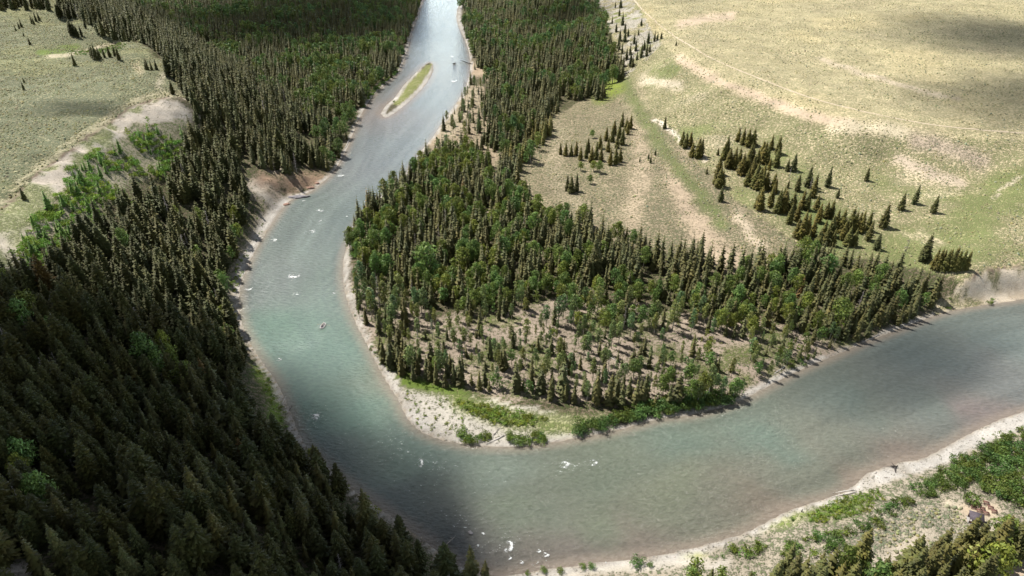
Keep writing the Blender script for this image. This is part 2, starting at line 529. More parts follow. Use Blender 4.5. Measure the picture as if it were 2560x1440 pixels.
# slips of bare slope among the left trees
for pts, hw in [([(595, 315), (640, 360), (690, 420)], 9), ([(640, 470), (700, 520), (650, 600), (620, 680), (600, 740)], 22),
                ([(430, 260), (480, 290)], 14), ([(0, 600), (60, 650)], 18), ([(150, 545), (70, 590)], 12),
                ([(10, 1090), (50, 1110)], 16), ([(140, 1350), (150, 1390)], 14), ([(0, 1425), (60, 1440)], 18)]:
    paint(stroke(pts, hw), (.43, .38, .32), (.2, .2, .12), .25)
cutn = fbm(xf / 4, yf / 4, 87, 3)
paint(stroke([(660, 450), (720, 462), (780, 448), (800, 452)], 20) * (.55 + cutn * 1.2).clip(0, 1), (.36, .245, .17), (.19, .15, .1), .22)
paint(stroke([(660, 450), (720, 462), (780, 448)], 20) * (np.abs(fbm(xf / 7, yf / 7, 201, 3)) < .035) * .7, (.21, .14, .10), None, .15)
paint(stroke([(700, 490), (730, 478), (760, 480)], 10) * (cutn > .0), (.44, .35, .27), None, .2)
paint(stroke([(655, 930), (680, 990), (705, 1050)], 16), (.36, .36, .18), (.16, .24, .04), .6)
# point bar
paint(area(POINTBAR), (.44, .41, .36), (.19, .20, .11), .3)
paint(stroke([(940, 900), (980, 945), (1060, 965), (1150, 985)], 16), (.24, .26, .09), (.11, .16, .03), .8)
paint(stroke([(1140, 1000), (1250, 1040), (1360, 1060), (1440, 1075)], 22), (.30, .31, .13), (.13, .17, .05), .6)
paint(stroke([(1380, 1050), (1450, 1060), (1500, 1050)], 14), (.36, .36, .2), (.2, .22, .1), .5)
# clearings and grass in the woods
paint(stroke([(1205, 525), (1220, 545)], 14), (.46, .38, .29), None, .15)
paint(stroke([(985, 620), (995, 650)], 7), (.26, .31, .05), (.2, .27, .04), .8)
paint(stroke([(1180, 170), (1240, 185), (1300, 210)], 16), (.40, .31, .22), None, .2)
paint(stroke([(1190, 235), (1160, 280), (1110, 330)], 18), (.38, .32, .23), None, .3)
# lower right shore details
paint(stroke([(1880, 1310), (1950, 1290), (2080, 1255), (2160, 1225)], 16), (.40, .40, .22), (.22, .27, .08), .5)
paint(stroke([(2060, 1270), (2150, 1245)], 26), (.30, .29, .17), (.15, .185, .065), .65)
paint(stroke([(1300, 1440), (1500, 1425), (1700, 1415), (1800, 1405)], 10), (.50, .46, .40), None, .1)
paint(stroke([(2120, 1400), (2200, 1330), (2330, 1290)], 40), (.36, .315, .245), (.15, .175, .11), .48)
paint(stroke([(2200, 1400), (2330, 1340)], 12), (.40, .35, .28), None, .2)
paint(stroke([(2370, 1240), (2420, 1270)], 5), (.52, .45, .34), None, .1)
paint(stroke([(2430, 1268), (2480, 1275)], 18), (.50, .40, .29), None, .05)
paint(stroke([(2500, 1440), (2570, 1415)], 18), (.46, .36, .26), None, .1)
paint(stroke([(1740, 1385), (1640, 1400)], 8), (.34, .35, .15), None, .3)
# island grass
paint(isl & inpoly(jx, jy, [(985, 262), (990, 240), (1012, 215), (1040, 188), (1062, 165), (1080, 158), (1080, 182), (1058, 213), (1034, 240), (1005, 262)]),
      (.38, .36, .20), (.19, .215, .065), .58)
# gravel along every waterline
gw = .9 + fbm(xf / 12, yf / 12, 71, 3) * 3.2 + 1.0 * sstep(300, 900, yf)
wide = np.zeros(n)
for pts, ww in [([(945, 940), (1000, 1040), (1080, 1095), (1150, 1110)], 5), ([(860, 640), (858, 720), (900, 830)], 1.8), ([(600, 690), (660, 590), (710, 520)], 2.5),
                ([(2150, 1190), (2250, 1165), (2350, 1130), (2560, 1035)], 5.5), ([(1140, 20), (1145, 60)], 4),
                ([(950, 285), (1000, 275), (1070, 215)], 3.5)]:
    wide = np.maximum(wide, ww * (1 - sstep(20, 60, segdist(PX, PY, pts))))
gr = (1 - sstep(0, 2.2, dshore - np.where(isl, .2, gw) - wide)) * (~wet)
gravn = fbm(xf / 3, yf / 3, 73, 3)[:, None]
paint(gr, (.44, .415, .38), (.26, .24, .19), .2)
soil = np.clip(soil * (1 + .35 * gravn), .02, .9)
paint((1 - sstep(.2, 1.3, dshore)) * (~wet) * .75, (.21, .18, .145), None, .2)
paint(sstep(.05, .2, fbm(xf / 7, yf / 7, 89, 3)) * gr * .6, (.31, .28, .235), (.2, .2, .12), .3)
CUTB = [(2405, 700), (2440, 686), (2480, 674), (2560, 660), (2720, 640), (2720, 722), (2560, 748), (2420, 769), (2340, 787), (2340, 765)]
paint(area(CUTB) * ~wet, (.53, .455, .355), (.28, .26, .17), .16)
paint(area(CUTB) * ~wet * sstep(.0, .1, np.abs(fbm(xf / 7, yf / 7, 209, 3)) * -2 + .12) * .6, (.36, .29, .21), None, .1)
paint(area(CUTB) * sstep(.05, .2, fbm(xf / 10, yf / 10, 79, 3)) * ~wet, (.36, .31, .2), (.2, .2, .1), .5)
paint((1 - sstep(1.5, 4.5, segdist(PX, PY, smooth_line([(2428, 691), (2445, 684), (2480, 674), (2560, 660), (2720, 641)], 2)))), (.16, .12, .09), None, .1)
# river bed
paint(wet, (.30, .25, .19), (.18, .15, .11), .3)
soil = np.clip(soil * (1 + .25 * fbm(xf / 18, yf / 18, 75, 3)[:, None]), .02, .85)

ii = np.arange(ny - 1)[:, None] * nx + np.arange(nx - 1)[None]
quads = np.stack([ii, ii + 1, ii + nx + 1, ii + nx], -1).reshape(-1, 4)
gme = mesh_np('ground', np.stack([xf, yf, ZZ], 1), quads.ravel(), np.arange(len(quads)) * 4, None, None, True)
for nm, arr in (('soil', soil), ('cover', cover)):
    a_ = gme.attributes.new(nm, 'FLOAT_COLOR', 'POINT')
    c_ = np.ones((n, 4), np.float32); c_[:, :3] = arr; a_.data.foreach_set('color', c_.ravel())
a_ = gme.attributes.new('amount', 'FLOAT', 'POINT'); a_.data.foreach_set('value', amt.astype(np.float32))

gm, nt, b = new_mat('ground_cover')
tc = nd(nt, 'ShaderNodeTexCoord')
a1 = nd(nt, 'ShaderNodeAttribute', attribute_name='soil'); a2 = nd(nt, 'ShaderNodeAttribute', attribute_name='cover')
a3 = nd(nt, 'ShaderNodeAttribute', attribute_name='amount')
n1 = nd(nt, 'ShaderNodeTexNoise'); n1.inputs['Scale'].default_value = .66; n1.inputs['Detail'].default_value = 5; n1.inputs['Roughness'].default_value = .62
n2 = nd(nt, 'ShaderNodeTexNoise'); n2.inputs['Scale'].default_value = 1.7; n2.inputs['Detail'].default_value = 4
n3 = nd(nt, 'ShaderNodeTexNoise'); n3.inputs['Scale'].default_value = .06; n3.inputs['Detail'].default_value = 5
for q in (n1, n2, n3):
    nt.links.new(tc.outputs['Object'], q.inputs['Vector'])


def mth(op, a=None, b_=None, c=None):
    q = nd(nt, 'ShaderNodeMath', operation=op)
    for i, s in enumerate((a, b_, c)):
        if s is None: continue
        if isinstance(s, (int, float)): q.inputs[i].default_value = s
        else: nt.links.new(s, q.inputs[i])
    return q.outputs[0]


mix_n = mth('ADD', mth('MULTIPLY', n1.outputs['Fac'], .58), mth('MULTIPLY', n2.outputs['Fac'], .42))
thr = mth('SUBTRACT', .70, mth('MULTIPLY', a3.outputs['Fac'], .40))
mr = nd(nt, 'ShaderNodeMapRange', interpolation_type='SMOOTHSTEP')
nt.links.new(mix_n, mr.inputs['Value']); nt.links.new(mth('SUBTRACT', thr, .06), mr.inputs['From Min']); nt.links.new(mth('ADD', thr, .06), mr.inputs['From Max'])
mx = nd(nt, 'ShaderNodeMix', data_type='RGBA'); nt.links.new(mr.outputs[0], mx.inputs[0])
nt.links.new(a1.outputs['Color'], mx.inputs[6]); nt.links.new(a2.outputs['Color'], mx.inputs[7])
mu = nd(nt, 'ShaderNodeMix', data_type='RGBA', blend_type='MULTIPLY'); mu.inputs[0].default_value = 1
nt.links.new(mx.outputs[2], mu.inputs[6])
g1 = mth('ADD', mth('MULTIPLY', n2.outputs['Fac'], .7), mth('MULTIPLY', n3.outputs['Fac'], .7))
g2 = mth('ADD', g1, .30)
cmb = nd(nt, 'ShaderNodeCombineColor'); [nt.links.new(g2, cmb.inputs[i]) for i in range(3)]
nt.links.new(cmb.outputs[0], mu.inputs[7]); nt.links.new(mu.outputs[2], b.inputs['Base Color'])
b.inputs['Roughness'].default_value = .9; b.inputs['Specular IOR Level'].default_value = .1
bp = nd(nt, 'ShaderNodeBump'); bp.inputs['Strength'].default_value = .8; bp.inputs['Distance'].default_value = .55
nt.links.new(mth('ADD', mr.outputs[0], mth('MULTIPLY', n2.outputs['Fac'], .8)), bp.inputs['Height']); nt.links.new(bp.outputs[0], b.inputs['Normal'])
gme.materials.append(gm)
tag(link('ground', gme), 'sage meadows, terraces, forest floor and gravel bars of the valley', 'ground', None, 'structure')

# ------------------------------------------------------------------ river
WXs = np.arange(-230, 900, 2.4); WYs = np.arange(110, 1500, 2.4)
wx, wy = np.meshgrid(WXs, WYs); wxf, wyf = wx.ravel(), wy.ravel()
wd = segdist(wxf, wyf, RIVER, True); wi = inpoly(wxf, wyf, RIVER)
keep = (wi | (wd < 4.0)).reshape(wx.shape)
q = np.arange(len(WYs) - 1)[:, None] * len(WXs) + np.arange(len(WXs) - 1)[None]
ok = keep[:-1, :-1] & keep[1:, :-1] & keep[:-1, 1:] & keep[1:, 1:]
wq = np.stack([q, q + 1, q + len(WXs) + 1, q + len(WXs)], -1)[ok]
used = np.unique(wq); remap = np.full(len(wxf), -1); remap[used] = np.arange(len(used))
wq = remap[wq]; wxf, wyf, wd, wi = wxf[used], wyf[used], wd[used], wi[used]
wpx, wpy, _ = project(wxf, wyf, 0 * wxf)
TEAL, GRAY, OLIVE, BROWN, SHADED = (.112, .192, .148), (.17, .19, .185), (.155, .18, .12), (.2, .16, .125), (.10, .135, .12)  # lower-left cloud shade and upstream sky reflection are tinted into the water colours
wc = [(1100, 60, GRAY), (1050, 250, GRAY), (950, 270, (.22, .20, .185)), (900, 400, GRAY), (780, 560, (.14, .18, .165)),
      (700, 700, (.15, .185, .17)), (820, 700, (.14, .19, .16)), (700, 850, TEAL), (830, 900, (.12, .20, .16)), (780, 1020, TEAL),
      (900, 1050, (.12, .21, .165)), (960, 980, (.16, .19, .14)), (870, 1150, SHADED), (1000, 1150, (.12, .18, .15)), (1000, 1250, (.10, .13, .125)),
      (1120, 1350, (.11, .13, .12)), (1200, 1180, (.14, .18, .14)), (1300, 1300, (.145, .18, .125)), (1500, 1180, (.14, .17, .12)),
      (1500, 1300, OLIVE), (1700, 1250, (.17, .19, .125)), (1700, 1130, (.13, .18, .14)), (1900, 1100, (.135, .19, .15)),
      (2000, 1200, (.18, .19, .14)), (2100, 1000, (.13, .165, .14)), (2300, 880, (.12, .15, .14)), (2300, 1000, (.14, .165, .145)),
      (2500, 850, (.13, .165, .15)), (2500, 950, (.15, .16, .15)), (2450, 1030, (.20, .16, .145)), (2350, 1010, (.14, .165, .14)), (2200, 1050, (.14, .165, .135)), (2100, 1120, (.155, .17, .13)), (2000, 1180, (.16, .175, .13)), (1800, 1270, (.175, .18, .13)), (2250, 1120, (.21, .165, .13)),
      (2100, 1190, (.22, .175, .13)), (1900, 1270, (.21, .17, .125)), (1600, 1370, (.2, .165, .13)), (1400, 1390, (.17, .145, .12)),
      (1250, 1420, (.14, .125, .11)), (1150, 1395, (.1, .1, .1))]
num = np.zeros((len(wxf), 3)); den = np.zeros(len(wxf))
cw = np.array([at(c[0], c[1])[:2] for c in wc]); cc = np.array([c[2] for c in wc])
wxj = wxf + fbm(wxf / 22, wyf / 22, 81, 3) * 22; wyj = wyf + fbm(wxf / 22, wyf / 22, 83, 3) * 22
for (a_, b_), c_ in zip(cw, cc):
    k = 1 / (((wxj - a_) ** 2 + (wyj - b_) ** 2) + 40) ** 1.6
    num += k[:, None] * c_; den += k
wcol = num / den[:, None]
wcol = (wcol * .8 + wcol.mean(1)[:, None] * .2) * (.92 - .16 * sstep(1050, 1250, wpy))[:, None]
lines = fbm(wd / 4.5, (wxf - wyf) / 70, 141, 3) + .6 * fbm(wd / 1.8 + 9, (wxf + wyf) / 45, 143, 2)
wcol = wcol * (1 + .42 * lines)[:, None]
isl_d = segdist(wxf, wyf, ISL, True)
shal = 1 - sstep(0, 5.0, np.where(wi, np.minimum(wd, isl_d * .6), 0))
wcol = wcol * (1 - .75 * shal[:, None]) + np.array([.24, .195, .155]) * .75 * shal[:, None]
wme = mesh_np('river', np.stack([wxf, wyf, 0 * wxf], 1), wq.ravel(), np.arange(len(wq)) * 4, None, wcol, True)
rap = .14 + .22 * sstep(850, 1050, wpy) * (1 - sstep(1750, 2050, wpx))
for (rx_, ry_, rr_, k_) in [(800, 560, 22, .4), (735, 690, 20, .5), (700, 800, 22, .35), (830, 950, 22, .45), (900, 1080, 18, .75), (980, 1120, 16, .85), (1080, 1180, 16, .8), (1200, 1230, 16, .7), (1150, 1310, 14, .75),
                            (1270, 1370, 13, .8), (1330, 1390, 12, .7), (1420, 1160, 14, .75), (1500, 1250, 18, .5), (1700, 1200, 20, .4), (1910, 1045, 10, .6), (1820, 1130, 14, .5), (1600, 1350, 16, .45), (850, 440, 12, .6), (790, 1040, 10, .8), (1120, 100, 60, .2)]:
    q_ = at(rx_, ry_)
    rap = np.maximum(rap, k_ * np.exp(-((wxf - q_[0]) ** 2 + (wyf - q_[1]) ** 2) / (2 * rr_ ** 2)))
for (rx_, ry_) in [(736, 688), (803, 525), (778, 580), (852, 440), (680, 602), (622, 722), (744, 733), (790, 1040), (1048, 1158), (1409, 1163), (1479, 1158), (1268, 1366), (1362, 1388)]:
    q_ = at(rx_, ry_); rap = np.maximum(rap, .95 * np.exp(-((wxf - q_[0]) ** 2 + (wyf - q_[1]) ** 2) / (2 * 5.0 ** 2)))
rap = rap + .5 * np.clip(lines, -.2, .4) * (rap > .3)
a_ = wme.attributes.new('rapid', 'FLOAT', 'POINT'); a_.data.foreach_set('value', rap.astype(np.float32))
wm, nt, b = new_mat('river_water')
tc = nd(nt, 'ShaderNodeTexCoord'); at_ = nd(nt, 'ShaderNodeAttribute', attribute_name='tint')
mp = nd(nt, 'ShaderNodeMapping'); mp.inputs['Rotation'].default_value = (0, 0, math.radians(28)); mp.inputs['Scale'].default_value = (1.0, 2.0, 1)
nt.links.new(tc.outputs['Object'], mp.inputs['Vector'])
r1 = nd(nt, 'ShaderNodeTexNoise'); r1.inputs['Scale'].default_value = .38; r1.inputs['Detail'].default_value = 5; r1.inputs['Roughness'].default_value = .6
r2 = nd(nt, 'ShaderNodeTexNoise'); r2.inputs['Scale'].default_value = .05; r2.inputs['Detail'].default_value = 3
nt.links.new(mp.outputs[0], r1.inputs['Vector']); nt.links.new(tc.outputs['Object'], r2.inputs['Vector'])
bp = nd(nt, 'ShaderNodeBump'); bp.inputs['Distance'].default_value = 1.3
ra = nd(nt, 'ShaderNodeAttribute', attribute_name='rapid')
st = mth('ADD', mth('MULTIPLY_ADD', r2.outputs['Fac'], .5, .3), mth('MULTIPLY', ra.outputs['Fac'], .5))
nt.links.new(st, bp.inputs['Strength']); nt.links.new(r1.outputs['Fac'], bp.inputs['Height']); nt.links.new(bp.outputs[0], b.inputs['Normal'])
mu = nd(nt, 'ShaderNodeMix', data_type='RGBA', blend_type='MULTIPLY'); mu.inputs[0].default_value = 1
vv = mth('MULTIPLY_ADD', r1.outputs['Fac'], .8, .6)  # ripple light and dark painted into the water colour
cmb = nd(nt, 'ShaderNodeCombineColor'); [nt.links.new(vv, cmb.inputs[i]) for i in range(3)]
nt.links.new(at_.outputs['Color'], mu.inputs[6]); nt.links.new(cmb.outputs[0], mu.inputs[7]); r3 = nd(nt, 'ShaderNodeTexNoise'); r3.inputs['Scale'].default_value = 1.15; r3.inputs['Detail'].default_value = 3
nt.links.new(mp.outputs[0], r3.inputs['Vector'])
fo = nd(nt, 'ShaderNodeMapRange', interpolation_type='SMOOTHSTEP')
f0 = mth('SUBTRACT', .775, mth('MULTIPLY', ra.outputs['Fac'], .24))
nt.links.new(mth('ADD', mth('MULTIPLY', r3.outputs['Fac'], .6), mth('MULTIPLY', r1.outputs['Fac'], .4)), fo.inputs['Value'])
nt.links.new(f0, fo.inputs['From Min']); nt.links.new(mth('ADD', f0, .09), fo.inputs['From Max'])
fx = nd(nt, 'ShaderNodeMix', data_type='RGBA'); nt.links.new(fo.outputs[0], fx.inputs[0]); nt.links.new(mu.outputs[2], fx.inputs[6]); fx.inputs[7].default_value = (.55, .58, .57, 1)
nt.links.new(fx.outputs[2], b.inputs['Base Color'])
b.inputs['Roughness'].default_value = .12; b.inputs['IOR'].default_value = 1.33; b.inputs['Specular IOR Level'].default_value = .5
wme.materials.append(wm)
tag(link('river', wme), 'grey green river sweeping round the wooded bend', 'river', None, 'structure')

# ------------------------------------------------------------------ foliage prototypes
def blade(m, p0, az, L, droop, wid, rng, lift=0.0, twigs=True):
    """one conifer bough: a ridged, drooping spray with ragged side twigs"""
    ca, sa = math.cos(az), math.sin(az)
    def P(r, s, z): return (p0[0] + ca * r - sa * s, p0[1] + sa * r + ca * s, p0[2] + z)
    t = rng.uniform(.72, 1.28)
    tint = (t * rng.uniform(.92, 1.1), t, t * rng.uniform(.85, 1.1))
    zm = lift * L * .5 - droop * L * .35; zt = lift * L - droop * L
    h = wid * .35
    m.add([P(0, 0, .1 * L), P(.5 * L, 0, zm + h * .4), P(L, 0, zt), P(.12 * L, wid * .45, -h * .5), P(.55 * L, wid * .62, zm - h),
           P(.12 * L, -wid * .45, -h * .5), P(.55 * L, -wid * .62, zm - h)],
          [(0, 1, 4, 3), (1, 2, 4), (0, 5, 6, 1), (1, 6, 2)], tint)
    if twigs:
        for s in (-1, 1):
            r = rng.uniform(.45, .75) * L; k = rng.uniform(.5, .9) * wid
            m.add([P(r - .12 * L, 0, zm + h * .3), P(r + .22 * L, 0, zm), P(r + .2 * L, s * k, zm - h * rng.uniform(.4, 1.6))], [(0, 1, 2)], tint)


def conifer(seed, levels, per, R=.16, Hh=1.0, rounded=False, twigs=True, base=.05, core=True):
    rng = np.random.default_rng(seed); m = MB()
    lean = rng.uniform(-.01, .01, 2)
    for k in range(levels):
        t = (k + rng.uniform(-.2, .2)) / levels
        z = Hh * (base + (1 - base) * min(max(t, 0), .985))
        if rounded:
            prof = (1 - max(t, 0)) ** .68 * min(1, .6 + 1.6 * max(t, 0))
            r = R * prof * 1.05
        else:
            r = R * (1 - max(t, 0)) ** .72 * min(1, .72 + 2.2 * max(t, 0))
        r = max(r, .018) * rng.uniform(.88, 1.12)
        nb = max(3, int(round(per * (.45 + .55 * (1 - t)))))
        a0 = rng.uniform(0, 6.28)
        for j in range(nb):
            L = r * rng.uniform(.62, 1.32)
            az = a0 + 2 * math.pi * (j + rng.uniform(-.3, .3)) / nb
            blade(m, (lean[0] * z, lean[1] * z, z), az, L, rng.uniform(.28, .6) if not rounded else rng.uniform(.0, .35),
                  min(L * .55, 2.6 * math.pi * r / nb * .5) * rng.uniform(.8, 1.3), rng, .05 if not rounded else .22, twigs)
    # leader
    m.add([(0, 0, Hh * 1.02), (.012, 0, Hh * .93), (-.006, .011, Hh * .93), (-.006, -.011, Hh * .93)], [(0, 1, 2), (0, 2, 3), (0, 3, 1)], (.9, .9, .8))
    if core:  # added dark inner cone that blocks light through the crown
        ns = 6; rr = R * .38
        vs = [(rr * math.cos(6.283 * i / ns), rr * math.sin(6.283 * i / ns), Hh * (base + .04)) for i in range(ns)] + [(0, 0, Hh * .93)]
        m.add(vs, [(i, (i + 1) % ns, ns) for i in range(ns)], (.8, .8, .75))
    return m


def clumps(seed, centers, n, size, rng=None, tint=1.0, flat=.8):
    rng = np.random.default_rng(seed); m = MB()
    for (cx, cy, cz, r) in centers:
        tb = rng.uniform(.75, 1.25) * tint
        for _ in range(n):
            d = rng.normal(size=3); d /= np.linalg.norm(d) + 1e-9
            if d[2] < -.5: d[2] *= -.6
            p = np.array([cx, cy, cz]) + d * r * rng.uniform(.55, 1.08) * np.array([1, 1, flat])
            nrm = d + rng.normal(size=3) * .55; nrm /= np.linalg.norm(nrm)
            a = np.cross(nrm, rng.normal(size=3)); a /= np.linalg.norm(a) + 1e-9
            b = np.cross(nrm, a)
            s = size * rng.uniform(.6, 1.35)
            tt = tb * rng.uniform(.75, 1.3)
            c = (tt * rng.uniform(.9, 1.12), tt, tt * rng.uniform(.8, 1.15))
            m.add([p - a * s * .6, p - b * s * .32 + nrm * s * .1, p + a * s * .7, p + b * s * .38 + nrm * s * .1], [(0, 1, 2, 3)], c)
    return m


def crown_centers(seed, k, w, z0, z1, r, top=.6):
    rng = np.random.default_rng(seed); out = []
    for i in range(k):
        t = (i + .5) / k
        z = z0 + (z1 - z0) * t
        prof = math.sin(math.pi * min(1, .18 + .80 * t)) ** top
        a = i * 2.4 + rng.uniform(-.6, .6)
        rad = w * prof * rng.uniform(.35, 1.0)
        out.append((rad * math.cos(a), rad * math.sin(a), z, r * rng.uniform(.75, 1.25) * (.6 + .5 * prof)))
    return out


def merge(*ms):
    o = MB()
    for m_ in ms:
        k = len(o.v); o.v += m_.v; o.t += m_.t; o.f += [tuple(i + k for i in f) for f in m_.f]
    return o


def trunk(h, r0, r1, bend=.0, limbs=0, seed=0, sides=6, tint=(1, 1, 1), spread=.2):
    rng = np.random.default_rng(seed); m = MB()
    bx, by = rng.uniform(-bend, bend, 2)
    pts = [(bx * t * t, by * t * t, -.03 + h * t) for t in (0, .35, .7, 1)]
    m.tube(pts, [r0 * 1.25, r0, (r0 + r1) / 2, r1], sides, True, tint)
    for i in range(limbs):
        t = rng.uniform(.45, .9); a = i * 2.4 + rng.uniform(-.5, .5); L = spread * rng.uniform(.7, 1.2)
        p = np.array([bx * t * t, by * t * t, h * t])
        m.tube([p, p + np.array([math.cos(a) * L * .5, math.sin(a) * L * .5, L * .55]), p + np.array([math.cos(a) * L, math.sin(a) * L, L * 1.2])],
               [r0 * .5, r0 * .35, r0 * .12], 5, False, tint)
    return m


SPRUCE_M = leaf_mat('spruce_needles', (.086, .087, .028))
FIR_M = leaf_mat('fir_needles', (.064, .069, .020))
LEAF_M = leaf_mat('cottonwood_leaves', (.165, .225, .055), .3, .5)
ASPEN_M = leaf_mat('aspen_leaves', (.17, .215, .075), .3, .5)
SHRUB_M = leaf_mat('willow_leaves', (.145, .225, .048), .28, .5)
BARK_M = leaf_mat('conifer_bark', (.11, .085, .065), 0, .9)
PALE_M = leaf_mat('pale_bark', (.34, .31, .26), 0, .85)
DEAD_M = leaf_mat('bleached_wood', (.36, .33, .31), 0, .9)


def dead_parts(seed):
    rng = np.random.default_rng(seed); m = MB()
    for i in range(46):
        t = rng.uniform(.15, .97); a = rng.uniform(0, 6.28); L = .12 * (1 - t) ** .7 + .02
        p = np.array([0, 0, t]); e = p + np.array([math.cos(a) * L, math.sin(a) * L, rng.uniform(-.35, .15) * L])
        m.tube([p, (p + e) / 2 + np.array([0, 0, .01]), e], [.0045, .0035, .0012], 3, False)
    return m


# kind: (individual crowns, individual trunks, material, trunk material, mid lod, low lod)
def mk(kind):
    if kind == 'spruce_tree':
        hi = [conifer(100 + i, 25, 13, .16 + .016 * (i % 3)) for i in range(6)]
        tr = [trunk(.5, .012, .008, .0, 0, i, 6) for i in range(6)]
        mid = [conifer(130 + i, 15, 9, .175, twigs=False) for i in range(5)]
        low = [conifer(150 + i, 8, 6, .185, twigs=False) for i in range(5)]
    elif kind == 'fir_tree':
        hi = [conifer(200 + i, 25, 15, .18 + .018 * (i % 3), 1.0, True) for i in range(6)]
        tr = [trunk(.5, .016, .010, .0, 0, i, 6) for i in range(6)]
        mid = [conifer(230 + i, 16, 10, .19, 1.0, True, False) for i in range(5)]
        low = [conifer(250 + i, 7, 6, .19, 1.0, True, False) for i in range(4)]
    elif kind == 'cottonwood_tree':
        hi = [clumps(300 + i, crown_centers(300 + i, 17, .21, .30, .93, .135), 62, .050) for i in range(6)]
        tr = [trunk(.55, .018, .010, .03, 5, i, 7, spread=.20) for i in range(6)]
        mid = [merge(clumps(330 + i, crown_centers(330 + i, 12, .21, .30, .93, .14), 22, .080), trunk(.5, .016, .010, .02, 0, i, 4, (1.6, 1.2, 1.8))) for i in range(5)]
        low = [clumps(350 + i, crown_centers(350 + i, 8, .21, .28, .92, .15), 11, .12) for i in range(4)]
    elif kind == 'aspen_tree':
        hi = [clumps(400 + i, crown_centers(400 + i, 12, .085, .34, .95, .085, .8), 42, .042, flat=1.2) for i in range(7)]
        tr = [trunk(.62, .012, .006, .04, 4, i, 6, spread=.11) for i in range(7)]
        mid = [merge(clumps(430 + i, crown_centers(430 + i, 9, .085, .34, .95, .09), 18, .065, flat=1.2), trunk(.5, .012, .008, .02, 0, i, 4, (2.4, 1.8, 3.2))) for i in range(5)]
        low = mid
    elif kind == 'willow_shrub':
        hi = [clumps(500 + i, [(RNG.uniform(-.55, .55), RNG.uniform(-.55, .55), RNG.uniform(.2, .62), RNG.uniform(.28, .46)) for _ in range(10)], 48, .13) for i in range(7)]
        tr = None
        mid = [clumps(530 + i, [(RNG.uniform(-.5, .5), RNG.uniform(-.5, .5), RNG.uniform(.2, .6), RNG.uniform(.3, .46)) for _ in range(6)], 16, .22) for i in range(5)]
        low = mid
    elif kind == 'dead_tree':
        hi = [merge(dead_parts(600 + i), trunk(1.0, .014, .003, .0, 0, i, 6)) for i in range(4)]
        tr = None
        mid = [merge(dead_parts(620 + i), trunk(1.0, .014, .003, .02, 0, i, 4)) for i in range(2)]
        low = mid
    return hi, tr, mid, low


MATS = {'spruce_tree': (SPRUCE_M, BARK_M), 'fir_tree': (FIR_M, BARK_M), 'cottonwood_tree': (LEAF_M, PALE_M),
        'aspen_tree': (ASPEN_M, PALE_M), 'willow_shrub': (SHRUB_M, PALE_M), 'dead_tree': (DEAD_M, DEAD_M)}

# ------------------------------------------------------------------ where things grow (regions of the terrain, given by photo points)
HILL = [(-260, 800), (-60, 740), (20, 715), (90, 690), (170, 650), (240, 600), (300, 540), (345, 505), (410, 480), (450, 425), (475, 360), (490, 290),
        (560, 330), (600, 385), (605, 430), (615, 480), (628, 540), (612, 590), (592, 640), (570, 690), (562, 730), (575, 780),
        (595, 815), (625, 870), (606, 910), (602, 960), (632, 1060), (682, 1110), (755, 1165), (842, 1245), (912, 1303),
        (992, 1366), (1055, 1418), (1118, 1458), (1175, 1490), (1230, 1560), (-260, 1700)]
BROW = [(60, 610), (60, 570), (140, 500), (190, 440), (280, 370), (335, 320), (440, 300), (475, 330), (450, 425), (410, 480), (345, 505),
        (300, 540), (240, 600), (170, 650), (90, 690), (20, 700)]
RIDGE = [(490, 290), (462, 240), (440, 205), (424, 180), (410, 150), (385, 128), (350, 102), (305, 100), (250, 92), (220, 60), (170, 40), (140, 20),
         (180, -40), (330, 20), (400, 50), (480, 100), (560, 158), (640, 208), (720, 255), (785, 318), (815, 390), (790, 435), (720, 432),
         (655, 420), (600, 385), (560, 330)]
VALLEY = [(330, -110), (1066, -110), (1056, 0), (1040, 40), (1025, 80), (1013, 130), (1000, 165), (955, 208), (925, 238), (903, 270),
          (884, 305), (868, 350), (850, 390), (815, 440), (790, 435), (815, 390), (785, 318), (720, 255), (640, 208), (560, 158), (480, 100), (400, 50), (330, 20)]
UPPER = [(1172, -110), (1158, 5), (1150, 45), (1160, 85), (1178, 130), (1182, 170), (1200, 200), (1240, 235), (1210, 290), (1230, 340), (1225, 400),
         (1260, 410), (1290, 395), (1330, 345), (1378, 300), (1390, 275), (1450, 262), (1510, 235), (1550, 195), (1548, 160), (1530, 90), (1500, 40), (1470, 10), (1380, -20), (1380, -110)]
SEMI = [(1178, 205), (1150, 245), (1120, 295), (1085, 345), (1050, 390), (1100, 400), (1225, 400), (1230, 340), (1210, 290), (1240, 235), (1200, 200)]
MAIN = [(1045, 405), (1100, 395), (1225, 405), (1280, 430), (1300, 480), (1310, 520), (1345, 545), (1420, 570), (1540, 600), (1640, 632), (1750, 655),
        (1850, 665), (1920, 680), (2010, 665), (2090, 655), (2180, 675), (2270, 700), (2320, 725), (2330, 755), (2280, 805), (2200, 835), (2145, 862),
        (2090, 858), (2020, 838), (1920, 838), (1850, 825), (1800, 800), (1700, 778), (1600, 762), (1500, 752), (1420, 742), (1250, 770), (1080, 785),
        (1000, 752), (940, 722), (900, 680), (878, 640), (878, 600), (902, 552), (935, 516), (968, 486), (1008, 455), (1038, 412)]
OPEN = [(900, 690), (940, 722), (1000, 752), (1080, 785), (1250, 770), (1420, 742), (1500, 752), (1600, 762), (1700, 778), (1800, 800), (1850, 825),
        (1920, 838), (2020, 838), (2090, 858), (2060, 890), (1990, 920), (1930, 950), (1880, 978), (1800, 990), (1650, 980), (1500, 985), (1300, 960), (1150, 930), (1050, 900),
        (930, 830), (890, 770), (872, 720)]
